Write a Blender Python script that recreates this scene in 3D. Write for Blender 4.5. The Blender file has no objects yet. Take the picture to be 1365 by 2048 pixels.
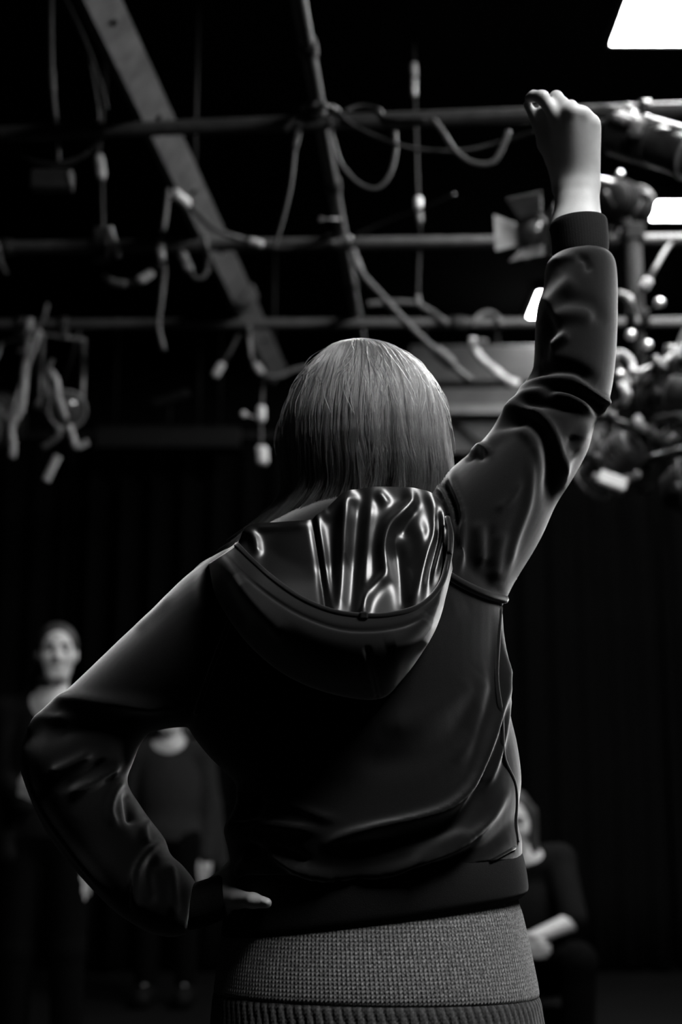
import bpy, math, random
import numpy as np
from mathutils import Vector, Matrix
from mathutils.bvhtree import BVHTree

# ------------------------------------------------------------------ camera, world, light, exposure
scene = bpy.context.scene
COL = scene.collection
W_PX, H_PX, F_PX = 1365.0, 2048.0, 2844.4
HORIZON = 1580.0
PITCH = math.atan((HORIZON - H_PX / 2) / F_PX)
CAM = np.array([0.0, 0.0, 1.05])
SP, CP = math.sin(PITCH), math.cos(PITCH)
cam_data = bpy.data.cameras.new('camera')
cam = bpy.data.objects.new('camera', cam_data)
COL.objects.link(cam)
cam.location = CAM
cam.rotation_euler = (math.pi / 2 + PITCH, 0, 0)
cam_data.sensor_fit = 'VERTICAL'
cam_data.sensor_height = 36.0
cam_data.sensor_width = 24.0
cam_data.lens = 50.0
cam_data.clip_start = 0.05
cam_data.dof.use_dof = True
cam_data.dof.focus_distance = 1.93
cam_data.dof.aperture_fstop = 2.6
cam_data.dof.aperture_blades = 8
scene.camera = cam
world = bpy.data.worlds.new('world')
scene.world = world
world.use_nodes = True
world.node_tree.nodes['Background'].inputs[0].default_value = (0, 0, 0, 1)
world.node_tree.nodes['Background'].inputs[1].default_value = 0.0
vs = scene.view_settings
vs.view_transform = 'Standard'
vs.look = 'None'
vs.gamma = 1.0
vs.use_curve_mapping = False
vs.exposure = 0.0
PANEL_W = 40.0          # emission of the ceiling panels
random.seed(7)
RNG = np.random.default_rng(11)


def P(px, py, Y):
    """pixel of the photograph -> point on the vertical plane y = Y"""
    u = (px - W_PX / 2) / F_PX
    v = (H_PX / 2 - py) / F_PX
    t = Y / (CP - v * SP)
    return np.array([t * u, Y, CAM[2] + t * (SP + v * CP)])


def PZ(px, py, z):
    """pixel -> point on the horizontal plane at height z"""
    u = (px - W_PX / 2) / F_PX
    v = (H_PX / 2 - py) / F_PX
    t = (z - CAM[2]) / (SP + v * CP)
    return np.array([t * u, t * (CP - v * SP), z])


def to_px(co):
    """points (n,3) -> photograph pixels (n,2)"""
    d = co - CAM
    f = d[:, 1] * CP + d[:, 2] * SP
    up = -d[:, 1] * SP + d[:, 2] * CP
    return np.stack([W_PX / 2 + F_PX * d[:, 0] / f, H_PX / 2 - F_PX * up / f], 1)


# ------------------------------------------------------------------ materials
def mat(name, grey, rough=0.6, metal=0.0, spec=0.5, sheen=0.0, sheen_rough=0.3, noise=0.0, nscale=30.0,
        bump=0.0, bscale=200.0, emit=0.0, trans=0.0, coat=0.0, aniso=0.0, sss=0.0):
    m = bpy.data.materials.new(name)
    m.use_nodes = True
    nt = m.node_tree
    b = nt.nodes['Principled BSDF']
    g = grey if isinstance(grey, tuple) else (grey, grey, grey)
    b.inputs['Base Color'].default_value = (*g, 1)
    b.inputs['Roughness'].default_value = rough
    b.inputs['Metallic'].default_value = metal
    b.inputs['Specular IOR Level'].default_value = spec
    b.inputs['Sheen Weight'].default_value = sheen
    b.inputs['Sheen Roughness'].default_value = sheen_rough
    b.inputs['Coat Weight'].default_value = coat
    b.inputs['Anisotropic'].default_value = aniso
    b.inputs['Transmission Weight'].default_value = trans
    if sss:
        b.inputs['Subsurface Weight'].default_value = sss
        b.inputs['Subsurface Radius'].default_value = (0.006, 0.006, 0.006)
    if emit:
        b.inputs['Emission Color'].default_value = (1, 1, 1, 1)
        b.inputs['Emission Strength'].default_value = emit
    tc = nt.nodes.new('ShaderNodeTexCoord')
    if noise:
        n = nt.nodes.new('ShaderNodeTexNoise')
        n.inputs['Scale'].default_value = nscale
        n.inputs['Detail'].default_value = 6
        nt.links.new(tc.outputs['Object'], n.inputs['Vector'])
        r = nt.nodes.new('ShaderNodeMapRange')
        r.inputs['From Min'].default_value = 0.3
        r.inputs['From Max'].default_value = 0.7
        r.inputs['To Min'].default_value = 1 - noise
        r.inputs['To Max'].default_value = 1 + noise
        nt.links.new(n.outputs['Fac'], r.inputs['Value'])
        mx = nt.nodes.new('ShaderNodeMix')
        mx.data_type = 'RGBA'
        mx.blend_type = 'MULTIPLY'
        mx.inputs[0].default_value = 1
        mx.inputs[6].default_value = (*g, 1)
        nt.links.new(r.outputs['Result'], mx.inputs[7])
        nt.links.new(mx.outputs[2], b.inputs['Base Color'])
    if bump:
        n2 = nt.nodes.new('ShaderNodeTexNoise')
        n2.inputs['Scale'].default_value = bscale
        n2.inputs['Detail'].default_value = 3
        nt.links.new(tc.outputs['Object'], n2.inputs['Vector'])
        bp = nt.nodes.new('ShaderNodeBump')
        bp.inputs['Strength'].default_value = bump
        bp.inputs['Distance'].default_value = 0.002
        nt.links.new(n2.outputs['Fac'], bp.inputs['Height'])
        nt.links.new(bp.outputs['Normal'], b.inputs['Normal'])
    return m


def knit_material(name, grey, cols, cable=False):
    """vertical rib knit; the Object coordinates run in metres around a skirt"""
    m = bpy.data.materials.new(name)
    m.use_nodes = True
    nt = m.node_tree
    L = nt.links.new
    b = nt.nodes['Principled BSDF']
    b.inputs['Roughness'].default_value = 0.85
    b.inputs['Sheen Weight'].default_value = 0.15
    uv = nt.nodes.new('ShaderNodeUVMap')
    uv.uv_map = 'knit'
    sep = nt.nodes.new('ShaderNodeSeparateXYZ')
    L(uv.outputs['UV'], sep.inputs[0])
    def math_node(op, a, bb=None):
        n = nt.nodes.new('ShaderNodeMath')
        n.operation = op
        for i, v in enumerate((a, bb)):
            if v is None:
                continue
            if isinstance(v, (int, float)):
                n.inputs[i].default_value = v
            else:
                L(v, n.inputs[i])
        return n.outputs[0]
    u = math_node('MULTIPLY', sep.outputs[0], cols * 2 * math.pi)
    v = math_node('MULTIPLY', sep.outputs[1], 2 * math.pi / 0.0052)
    ribs = math_node('POWER', math_node('ABSOLUTE', math_node('SINE', math_node('MULTIPLY', u, 0.5))), 0.7)
    st = math_node('ADD', math_node('MULTIPLY', math_node('SINE', math_node('ADD', v, math_node('MULTIPLY', math_node('SINE', u), 1.3))), 0.25), 0.75)
    h = math_node('MULTIPLY', ribs, st)
    if cable:
        cv = math_node('SINE', math_node('MULTIPLY', sep.outputs[1], 2 * math.pi / 0.07))
        cu = math_node('SINE', math_node('ADD', math_node('MULTIPLY', sep.outputs[0], 2 * math.pi * 52), math_node('MULTIPLY', cv, 0.9)))
        cab = math_node('POWER', math_node('ABSOLUTE', cu), 3.0)
        h = math_node('ADD', math_node('MULTIPLY', h, 0.45), math_node('MULTIPLY', cab, 1.2))
    nz = nt.nodes.new('ShaderNodeTexNoise')
    nz.inputs['Scale'].default_value = 420
    nz.inputs['Detail'].default_value = 2
    tc = nt.nodes.new('ShaderNodeTexCoord')
    L(tc.outputs['Object'], nz.inputs['Vector'])
    spk = nt.nodes.new('ShaderNodeMapRange')
    spk.inputs['From Min'].default_value = 0.35
    spk.inputs['From Max'].default_value = 0.68
    spk.inputs['To Min'].default_value = 0.35
    spk.inputs['To Max'].default_value = 1.7
    L(nz.outputs['Fac'], spk.inputs['Value'])
    colf = math_node('MULTIPLY', math_node('MULTIPLY', spk.outputs[0], grey), math_node('ADD', math_node('MULTIPLY', h, 0.75), 0.25))
    cmb = nt.nodes.new('ShaderNodeCombineColor')
    for i in range(3):
        L(colf, cmb.inputs[i])
    L(cmb.outputs[0], b.inputs['Base Color'])
    bp = nt.nodes.new('ShaderNodeBump')
    bp.inputs['Strength'].default_value = 0.8
    bp.inputs['Distance'].default_value = 0.002
    L(h, bp.inputs['Height'])
    L(bp.outputs['Normal'], b.inputs['Normal'])
    return m


M = {}
M['floor'] = mat('studio_floor_paint', 0.003, 0.8, spec=0.1, noise=0.3, nscale=4)
M['wall'] = mat('black_wall_paint', 0.004, 0.8, spec=0.1, noise=0.3, nscale=3)
M['ceiling'] = mat('black_ceiling_paint', 0.004, 0.9, spec=0.1, noise=0.3, nscale=3)
M['curtain'] = mat('black_serge', 0.0011, 0.95, spec=0.1, noise=0.3, nscale=20)
M['velour'] = mat('charcoal_velour', 0.002, 0.85, spec=0.05, sheen=1.0, sheen_rough=0.38, noise=0.35, nscale=900, bump=0.25, bscale=1400)
M['ribbing'] = mat('charcoal_ribbing', 0.010, 0.85, spec=0.1, sheen=0.12, sheen_rough=0.4, noise=0.3, nscale=700, bump=0.3, bscale=900)
M['satin'] = mat('black_satin', 0.006, 0.33, spec=0.5, aniso=0.3, noise=0.2, nscale=300, bump=0.05, bscale=900)
M['skin'] = mat('skin', 0.5, 0.5, spec=0.4, noise=0.06, nscale=60, bump=0.08, bscale=700, sss=0.25)
M['nail'] = mat('nail', 0.5, 0.3, spec=0.5, noise=0.03)
M['lips'] = mat('lips', 0.22, 0.5, noise=0.1)
M['eye'] = mat('eye', 0.03, 0.2, noise=0.1)
M['brow'] = mat('brow_hair', 0.03, 0.8, noise=0.2, nscale=200)
M['dark_hair'] = mat('dark_hair', 0.03, 0.55, noise=0.4, nscale=120, bump=0.4, bscale=300)
M['hair_base'] = mat('hair_base', 0.02, 0.7, noise=0.3, nscale=200)
M['tee'] = mat('black_cotton', 0.004, 0.9, spec=0.1, noise=0.3, nscale=60)
M['grey_tee'] = mat('charcoal_cotton', 0.02, 0.9, spec=0.1, noise=0.3, nscale=60)
M['trousers'] = mat('black_trouser_cloth', 0.002, 0.9, spec=0.05, noise=0.3, nscale=60)
M['shoe'] = mat('black_shoe_leather', 0.004, 0.7, spec=0.1, noise=0.2)
M['pipe'] = mat('grey_painted_pipe', 0.055, 0.5, metal=0.1, noise=0.25, nscale=25)
M['dark_pipe'] = mat('black_painted_pipe', 0.012, 0.6, spec=0.25, noise=0.3, nscale=25)
M['beam'] = mat('galvanised_rail', 0.13, 0.5, metal=0.4, noise=0.35, nscale=14)
M['cable'] = mat('black_rubber_cable', 0.012, 0.5, noise=0.3, nscale=40)
M['grey_cable'] = mat('grey_cable', 0.09, 0.5, noise=0.25, nscale=40)
M['pale_cable'] = mat('pale_cable', 0.42, 0.5, noise=0.25, nscale=40)
M['connector'] = mat('pale_connector_plastic', 0.55, 0.4, noise=0.15, nscale=60)
M['lantern'] = mat('black_lantern_enamel', 0.035, 0.38, metal=0.2, noise=0.3, nscale=30)
M['lantern_grey'] = mat('grey_lantern_enamel', 0.20, 0.4, metal=0.3, noise=0.3, nscale=30)
M['bare_metal'] = mat('bare_aluminium', 0.6, 0.35, metal=0.8, noise=0.2, nscale=40)
M['matt_black'] = mat('matt_black_paint', 0.006, 0.8, spec=0.15, noise=0.3, nscale=30)
M['lens'] = mat('lantern_glass', 0.06, 0.1, spec=0.8, noise=0.1)
M['duct'] = mat('painted_duct_metal', 0.12, 0.6, metal=0.1, noise=0.2, nscale=6)
M['panel'] = mat('lit_diffuser', 0.8, 0.6, emit=PANEL_W, noise=0.02)
M['panel_frame'] = mat('panel_frame_enamel', 0.03, 0.6, noise=0.2)
M['box'] = mat('black_plywood', 0.006, 0.8, spec=0.1, noise=0.3, nscale=12)
M['knit'] = knit_material('speckled_rib_knit', 0.24, 230)
M['cable_knit'] = knit_material('dark_cable_knit', 0.035, 230, True)
hm = bpy.data.materials.new('grey_hair')
hm.use_nodes = True
for n in list(hm.node_tree.nodes):
    if n.type == 'BSDF_PRINCIPLED':
        hm.node_tree.nodes.remove(n)
hb = hm.node_tree.nodes.new('ShaderNodeBsdfHairPrincipled')
hb.model = 'CHIANG'
hb.parametrization = 'COLOR'
hi_n = hm.node_tree.nodes.new('ShaderNodeHairInfo')
hr = hm.node_tree.nodes.new('ShaderNodeMapRange')
hr.inputs['To Min'].default_value = 0.012
hr.inputs['To Max'].default_value = 0.10
pw = hm.node_tree.nodes.new('ShaderNodeMath')
pw.operation = 'POWER'
pw.inputs[1].default_value = 1.8
la = hm.node_tree.nodes.new('ShaderNodeAttribute')
la.attribute_name = 'lock'
lm = hm.node_tree.nodes.new('ShaderNodeMix')
lm.inputs[0].default_value = 0.4
hm.node_tree.links.new(hi_n.outputs['Random'], lm.inputs[2])
hm.node_tree.links.new(la.outputs['Fac'], lm.inputs[3])
hm.node_tree.links.new(lm.outputs[0], pw.inputs[0])
hm.node_tree.links.new(pw.outputs[0], hr.inputs['Value'])
hcc = hm.node_tree.nodes.new('ShaderNodeCombineColor')
for i_ in range(3):
    hm.node_tree.links.new(hr.outputs[0], hcc.inputs[i_])
hm.node_tree.links.new(hcc.outputs[0], hb.inputs['Color'])
hb.inputs['Roughness'].default_value = 0.32
hb.inputs['Radial Roughness'].default_value = 0.4
hb.inputs['Random Roughness'].default_value = 0.3
if 'Random Color' in hb.inputs:
    hb.inputs['Random Color'].default_value = 0.4
hm.node_tree.links.new(hb.outputs[0], hm.node_tree.nodes['Material Output'].inputs['Surface'])
M['hair'] = hm

# ------------------------------------------------------------------ object helpers
ORG = {}


def origin(o):
    return ORG.get(o.name, np.zeros(3))


def thing(name, label, cat, loc, group=None):
    o = bpy.data.objects.new(name, None)
    COL.objects.link(o)
    o.location = loc
    o.empty_display_size = 0.1
    ORG[o.name] = np.array(loc, float)
    o['label'] = label
    o['category'] = cat
    if group:
        o['group'] = group
    return o


def tag(o, label, cat, group=None):
    o['label'] = label
    o['category'] = cat
    if group:
        o['group'] = group
    return o


def obj(name, verts, faces, material, parent=None, smooth=True, label=None, uv=None, loc=None):
    """one mesh object; verts are world coordinates"""
    me = bpy.data.meshes.new(name)
    v = np.asarray(verts, float).reshape(-1, 3)
    if parent is not None:
        og = origin(parent)
    elif loc is not None:
        og = np.array(loc, float)
    else:
        og = np.array([*(0.5 * (v.min(0) + v.max(0)))[:2], v[:, 2].min()])
    me.from_pydata((v - og).tolist(), [], [list(map(int, f)) for f in faces])
    me.update()
    if smooth:
        me.polygons.foreach_set('use_smooth', [True] * len(me.polygons))
    if uv is not None:
        ul = me.uv_layers.new(name='knit')
        vi = np.empty(len(me.loops), dtype=np.int32)
        me.loops.foreach_get('vertex_index', vi)
        ul.data.foreach_set('uv', np.asarray(uv, np.float32)[vi].ravel())
    o = bpy.data.objects.new(name, me)
    COL.objects.link(o)
    me.materials.append(M[material] if isinstance(material, str) else material)
    if parent is not None:
        o.parent = parent
        ORG[o.name] = origin(parent)
    else:
        o.location = og
        ORG[o.name] = og
    if label:
        o['label'] = label
    return o


def merge(*parts):
    V, Fc, k = [], [], 0
    for v, f in parts:
        v = np.asarray(v, float).reshape(-1, 3)
        V.append(v)
        Fc += [[i + k for i in q] for q in f]
        k += len(v)
    return np.concatenate(V), Fc


def box(c, s, R=None, bev=0.0):
    c = np.asarray(c, float)
    s = np.asarray(s, float) / 2
    if bev <= 0:
        v = np.array([[x, y, z] for x in (-1, 1) for y in (-1, 1) for z in (-1, 1)], float) * s
        f = [[0, 1, 3, 2], [4, 6, 7, 5], [0, 4, 5, 1], [2, 3, 7, 6], [0, 2, 6, 4], [1, 5, 7, 3]]
    else:
        v, f = [], []
        idx = {}
        for x in (-1, 1):
            for y in (-1, 1):
                for z in (-1, 1):
                    for a in range(3):
                        p = np.array([x, y, z], float) * (s - bev)
                        p[a] += [x, y, z][a] * bev
                        idx[(x, y, z, a)] = len(v)
                        v.append(p)
        v = np.array(v)
        for a in range(3):
            b, c2 = (a + 1) % 3, (a + 2) % 3
            for sg in (-1, 1):
                q = []
                for (sb, sc) in ((-1, -1), (1, -1), (1, 1), (-1, 1)):
                    k = [0, 0, 0]
                    k[a], k[b], k[c2] = sg, sb, sc
                    q.append(idx[(*k, a)])
                f.append(q if sg > 0 else q[::-1])
            for sb in (-1, 1):
                for sc in (-1, 1):
                    k0, k1 = [0, 0, 0], [0, 0, 0]
                    k0[a], k1[a] = -1, 1
                    k0[b] = k1[b] = sb
                    k0[c2] = k1[c2] = sc
                    q = [idx[(*k0, b)], idx[(*k1, b)], idx[(*k1, c2)], idx[(*k0, c2)]]
                    f.append(q if sb * sc < 0 else q[::-1])
        for x in (-1, 1):
            for y in (-1, 1):
                for z in (-1, 1):
                    q = [idx[(x, y, z, 0)], idx[(x, y, z, 1)], idx[(x, y, z, 2)]]
                    f.append(q if x * y * z > 0 else q[::-1])
    if R is not None:
        v = v @ np.asarray(R, float).T
    return v + c, f


def catmull(pts, n):
    pts = np.asarray(pts, float)
    if len(pts) < 3:
        t = np.linspace(0, 1, n)[:, None]
        return pts[0] * (1 - t) + pts[-1] * t
    p = np.vstack([2 * pts[0] - pts[1], pts, 2 * pts[-1] - pts[-2]])
    seg = len(pts) - 1
    out = []
    for u in np.linspace(0, seg, n):
        i = min(int(u), seg - 1)
        t = u - i
        a, b, c, d = p[i], p[i + 1], p[i + 2], p[i + 3]
        out.append(0.5 * ((2 * b) + (c - a) * t + (2 * a - 5 * b + 4 * c - d) * t * t + (3 * b - a - 3 * c + d) * t ** 3))
    return np.array(out)


def resample(pts, n):
    """arc-length resampling of a smooth curve through pts"""
    c = catmull(pts, max(n * 4, 60))
    d = np.r_[0, np.cumsum(np.linalg.norm(np.diff(c, axis=0), axis=1))]
    t = np.linspace(0, d[-1], n)
    return np.stack([np.interp(t, d, c[:, i]) for i in range(c.shape[1])], 1)


def tube(pts, r, sides=10, caps=True):
    pts = np.asarray(pts, float)
    n = len(pts)
    r = np.broadcast_to(np.asarray(r, float), (n,))
    T = np.gradient(pts, axis=0)
    T /= np.linalg.norm(T, axis=1)[:, None] + 1e-12
    ref = np.array([0, 0, 1.0]) if abs(T[0][2]) < 0.9 else np.array([1.0, 0, 0])
    N = np.cross(T[0], ref)
    N /= np.linalg.norm(N)
    V = []
    a = np.linspace(0, 2 * math.pi, sides, endpoint=False)
    for i in range(n):
        N = N - T[i] * np.dot(N, T[i])
        N /= np.linalg.norm(N) + 1e-12
        B = np.cross(T[i], N)
        V.append(pts[i] + r[i] * (np.cos(a)[:, None] * N + np.sin(a)[:, None] * B))
    V = np.concatenate(V)
    Fc = []
    for i in range(n - 1):
        for j in range(sides):
            k = (j + 1) % sides
            Fc.append([i * sides + j, i * sides + k, (i + 1) * sides + k, (i + 1) * sides + j])
    if caps:
        Fc.append(list(range(sides))[::-1])
        Fc.append([(n - 1) * sides + j for j in range(sides)])
    return V, Fc


def lathe(profile, origin_pt, axis, sides=24):
    """profile: list of (distance along axis, radius)"""
    axis = np.asarray(axis, float)
    axis /= np.linalg.norm(axis)
    pts = [np.asarray(origin_pt, float) + axis * d for d, _ in profile]
    ref = np.array([0, 0, 1.0]) if abs(axis[2]) < 0.9 else np.array([1.0, 0, 0])
    N = np.cross(axis, ref)
    N /= np.linalg.norm(N)
    B = np.cross(axis, N)
    a = np.linspace(0, 2 * math.pi, sides, endpoint=False)
    ring = np.cos(a)[:, None] * N + np.sin(a)[:, None] * B
    V = np.concatenate([p + max(r, 1e-4) * ring for p, (_, r) in zip(pts, profile)])
    n = len(profile)
    Fc = [[i * sides + j, i * sides + (j + 1) % sides, (i + 1) * sides + (j + 1) % sides, (i + 1) * sides + j]
          for i in range(n - 1) for j in range(sides)]
    Fc.append(list(range(sides))[::-1])
    Fc.append([(n - 1) * sides + j for j in range(sides)])
    return V, Fc


def frame_from(axis, up=(0, 0, 1)):
    z = np.asarray(axis, float)
    z = z / np.linalg.norm(z)
    x = np.cross(np.asarray(up, float), z)
    if np.linalg.norm(x) < 1e-3:
        x = np.array([1.0, 0, 0])
    x /= np.linalg.norm(x)
    y = np.cross(z, x)
    return np.stack([x, y, z], 1)


# ------------------------------------------------------------------ signed distance modelling
class Field:
    def __init__(self, lo, hi, h):
        self.lo = np.asarray(lo, float)
        self.h = h
        self.n = np.ceil((np.asarray(hi, float) - self.lo) / h).astype(int) + 1
        self.a = np.full(self.n, 0.08, np.float32)

    def block(self, lo, hi):
        i0 = np.clip(np.floor((np.asarray(lo) - self.lo) / self.h).astype(int), 0, self.n)
        i1 = np.clip(np.ceil((np.asarray(hi) - self.lo) / self.h).astype(int) + 1, 0, self.n)
        sl = tuple(slice(a, b) for a, b in zip(i0, i1))
        g = np.meshgrid(*[self.lo[k] + self.h * np.arange(i0[k], i1[k]) for k in range(3)], indexing='ij')
        return sl, np.stack(g, -1)

    def put(self, sl, d, k, op='add'):
        a = self.a[sl]
        if op == 'sub':
            a, d = -a, d
        hh = np.maximum(k - np.abs(a - d), 0) / k
        m = np.minimum(a, d) - hh * hh * k * 0.25
        self.a[sl] = -m if op == 'sub' else m

    def cone(self, p, q, r1, r2, k=0.02, op='add'):
        p, q = np.asarray(p, float), np.asarray(q, float)
        R = max(r1, r2) + 0.05
        sl, X = self.block(np.minimum(p, q) - R, np.maximum(p, q) + R)
        d = q - p
        t = np.clip(((X - p) @ d) / (d @ d + 1e-12), 0, 1)
        D = np.linalg.norm(X - (p + t[..., None] * d), axis=-1) - (r1 + (r2 - r1) * t)
        self.put(sl, D, k, op)

    def ell(self, c, r, Rm=None, k=0.02, op='add'):
        c, r = np.asarray(c, float), np.asarray(r, float)
        R = r.max() + 0.05
        sl, X = self.block(c - R, c + R)
        X = X - c
        if Rm is not None:
            X = X @ np.asarray(Rm, float)
        k0 = np.linalg.norm(X / r, axis=-1)
        k1 = np.linalg.norm(X / (r * r), axis=-1)
        D = k0 * (k0 - 1) / (k1 + 1e-9)
        self.put(sl, D, k, op)

    def halfspace(self, pt, n):
        """cut away everything on the n side of the plane"""
        n = np.asarray(n, float) / np.linalg.norm(n)
        g = [self.lo[k] + self.h * np.arange(self.n[k]) - pt[k] for k in range(3)]
        d = (g[0][:, None, None] * n[0] + g[1][None, :, None] * n[1] + g[2][None, None, :] * n[2])
        self.a = np.maximum(self.a, d.astype(np.float32))

    def mesh(self):
        g = self.a
        ins = g < 0
        cnt = np.zeros(np.array(g.shape) - 1, np.int8)
        offs = [(x, y, z) for x in (0, 1) for y in (0, 1) for z in (0, 1)]
        sh = cnt.shape
        for o in offs:
            cnt += ins[o[0]:o[0] + sh[0], o[1]:o[1] + sh[1], o[2]:o[2] + sh[2]]
        act = (cnt > 0) & (cnt < 8)
        idx = np.argwhere(act)
        vid = np.full(sh, -1, np.int64)
        vid[act] = np.arange(len(idx))
        vals = {o: g[idx[:, 0] + o[0], idx[:, 1] + o[1], idx[:, 2] + o[2]] for o in offs}
        acc = np.zeros((len(idx), 3))
        num = np.zeros(len(idx))
        for o in offs:
            for ax in range(3):
                if o[ax] == 0:
                    o2 = list(o)
                    o2[ax] = 1
                    a, b = vals[o], vals[tuple(o2)]
                    m = (a < 0) != (b < 0)
                    t = np.where(m, a / np.where(m, a - b, 1), 0)
                    p = np.tile(np.array(o, float), (len(idx), 1))
                    p[:, ax] += t
                    acc[m] += p[m]
                    num[m] += 1
        V = self.lo + self.h * (idx + acc / num[:, None])
        Fc = []
        for ax in range(3):
            b, c = (ax + 1) % 3, (ax + 2) % 3
            s0 = [slice(None)] * 3
            s1 = [slice(None)] * 3
            s0[ax] = slice(0, -1)
            s1[ax] = slice(1, None)
            A, B = ins[tuple(s0)], ins[tuple(s1)]
            e = np.argwhere(A != B)
            e = e[(e[:, b] > 0) & (e[:, c] > 0) & (e[:, b] < g.shape[b] - 1) & (e[:, c] < g.shape[c] - 1)]
            flip = A[e[:, 0], e[:, 1], e[:, 2]]
            q = []
            for (db, dc) in ((-1, -1), (0, -1), (0, 0), (-1, 0)):
                w = e.copy()
                w[:, b] += db
                w[:, c] += dc
                q.append(vid[w[:, 0], w[:, 1], w[:, 2]])
            q = np.stack(q, 1)
            q[~flip] = q[~flip][:, ::-1]
            Fc.append(q)
        return V, np.concatenate(Fc)


def eval_mods(verts, faces, mods):
    """run a modifier stack on raw geometry and return numpy verts/faces"""
    me = bpy.data.meshes.new('tmp')
    me.from_pydata(np.asarray(verts).tolist(), [], [list(map(int, f)) for f in faces])
    o = bpy.data.objects.new('tmp', me)
    COL.objects.link(o)
    for kind, props in mods:
        md = o.modifiers.new(kind, kind)
        for k, v in props.items():
            setattr(md, k, v)
    dg = bpy.context.evaluated_depsgraph_get()
    ev = o.evaluated_get(dg)
    m2 = ev.to_mesh()
    V = np.empty(len(m2.vertices) * 3)
    m2.vertices.foreach_get('co', V)
    V = V.reshape(-1, 3).copy()
    Fc = [list(p.vertices) for p in m2.polygons]
    ev.to_mesh_clear()
    bpy.data.objects.remove(o)
    bpy.data.meshes.remove(me)
    return V, Fc


def vert_normals(V, Fc):
    me = bpy.data.meshes.new('tmp')
    me.from_pydata(V.tolist(), [], Fc)
    me.update()
    N = np.empty(len(V) * 3)
    me.vertex_normals.foreach_get('vector', N)
    bpy.data.meshes.remove(me)
    return N.reshape(-1, 3)


def bvh_of(V, Fc):
    return BVHTree.FromPolygons([Vector(v) for v in V], Fc)


def cast(bvh, px, py, default=None):
    """distance y of the surface seen at a pixel"""
    d = P(px, py, 1.0) - CAM
    h = bvh.ray_cast(Vector(CAM), Vector(d / np.linalg.norm(d)))
    return np.array(h[0]) if h[0] is not None else default


def loft(stations, Y_default, n=60, sides=48, power=1.0, cap=True):
    """stations: (Lx,Ly,Rx,Ry,depth_half[,Yc]) - outline pixel pairs plus real depth"""
    st = np.array([list(s) + ([Y_default] if len(s) == 5 else []) for s in stations], float)
    st = catmull(st, n)
    a = np.linspace(0, 2 * math.pi, sides, endpoint=False)
    ca, sa = np.cos(a), np.sin(a)
    sa = np.sign(sa) * np.abs(sa) ** power
    V = []
    for (lx, ly, rx, ry, dh, yc) in st:
        L, R = P(lx, ly, yc), P(rx, ry, yc)
        V.append(0.5 * (L + R) + ca[:, None] * (R - L) * 0.5 + sa[:, None] * np.array([0, dh, 0]))
    V = np.concatenate(V)
    Fc = [[i * sides + j, i * sides + (j + 1) % sides, (i + 1) * sides + (j + 1) % sides, (i + 1) * sides + j]
          for i in range(n - 1) for j in range(sides)]
    if cap:
        Fc.append(list(range(sides))[::-1])
        Fc.append([(n - 1) * sides + j for j in range(sides)])
    return V, Fc


def fix_winding(V, Fc):
    return V, Fc


def folds(V, Fc, lines, both=False):
    """raise cloth folds: (pixel polyline, half width px, height m); each line lies on the cloth under those pixels"""
    N = vert_normals(V, Fc)
    px = to_px(V)
    view = CAM - V
    view /= np.linalg.norm(view, axis=1)[:, None]
    face = np.einsum('ij,ij->i', N, view)
    w = np.clip(face * 2.2 + 0.25, 0, 1)
    disp = np.zeros(len(V))
    for ln in lines:
        poly, wd, amp = ln[0], ln[1], ln[2]
        c = resample(poly, 24)
        tot = len(c)
        lo, hi = c.min(0) - 3.2 * wd, c.max(0) + 3.2 * wd
        sel = np.where((px[:, 0] > lo[0]) & (px[:, 0] < hi[0]) & (px[:, 1] > lo[1]) & (px[:, 1] < hi[1]) & (w > 0))[0]
        if len(sel) == 0:
            continue
        q = px[sel]
        best = np.full(len(sel), 1e9)
        par = np.zeros(len(sel))
        for i in range(tot - 1):
            d = c[i + 1] - c[i]
            t = np.clip(((q - c[i]) @ d) / (d @ d + 1e-9), 0, 1)
            dist = np.linalg.norm(q - c[i] - t[:, None] * d, axis=1)
            m = dist < best
            best[m] = dist[m]
            par[m] = (i + t[m]) / (tot - 1)
        taper = np.clip(np.minimum(par, 1 - par) * 6, 0, 1) if len(ln) < 4 else np.ones(len(sel))
        taper = 0.15 + 0.85 * taper
        disp[sel] += amp * np.exp(-(best / wd) ** 2) * taper
    return V + N * (disp * w)[:, None]

# ------------------------------------------------------------------ the room
XL, XR, YB, YF, ZC = -3.6, 3.9, 9.4, -3.2, 4.0


def struct(name, v, f, m, parent=None, smooth=False):
    o = obj(name, v, f, m, parent, smooth)
    if parent is None:
        o['kind'] = 'structure'
    return o


struct('floor', *box(((XL + XR) / 2, (YB + YF) / 2, -0.05), (XR - XL, YB - YF, 0.1)), 'floor')
struct('ceiling', *box(((XL + XR) / 2, (YB + YF) / 2, ZC + 0.05), (XR - XL, YB - YF, 0.1)), 'ceiling')
struct('wall_back', *box(((XL + XR) / 2, YB + 0.05, ZC / 2), (XR - XL, 0.1, ZC)), 'wall')
struct('wall_left', *box((XL - 0.05, (YB + YF) / 2, ZC / 2), (0.1, YB - YF, ZC)), 'wall')
struct('wall_right', *box((XR + 0.05, (YB + YF) / 2, ZC / 2), (0.1, YB - YF, ZC)), 'wall')
struct('wall_front', *box(((XL + XR) / 2, YF - 0.05, ZC / 2), (XR - XL, 0.1, ZC)), 'wall')


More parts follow.
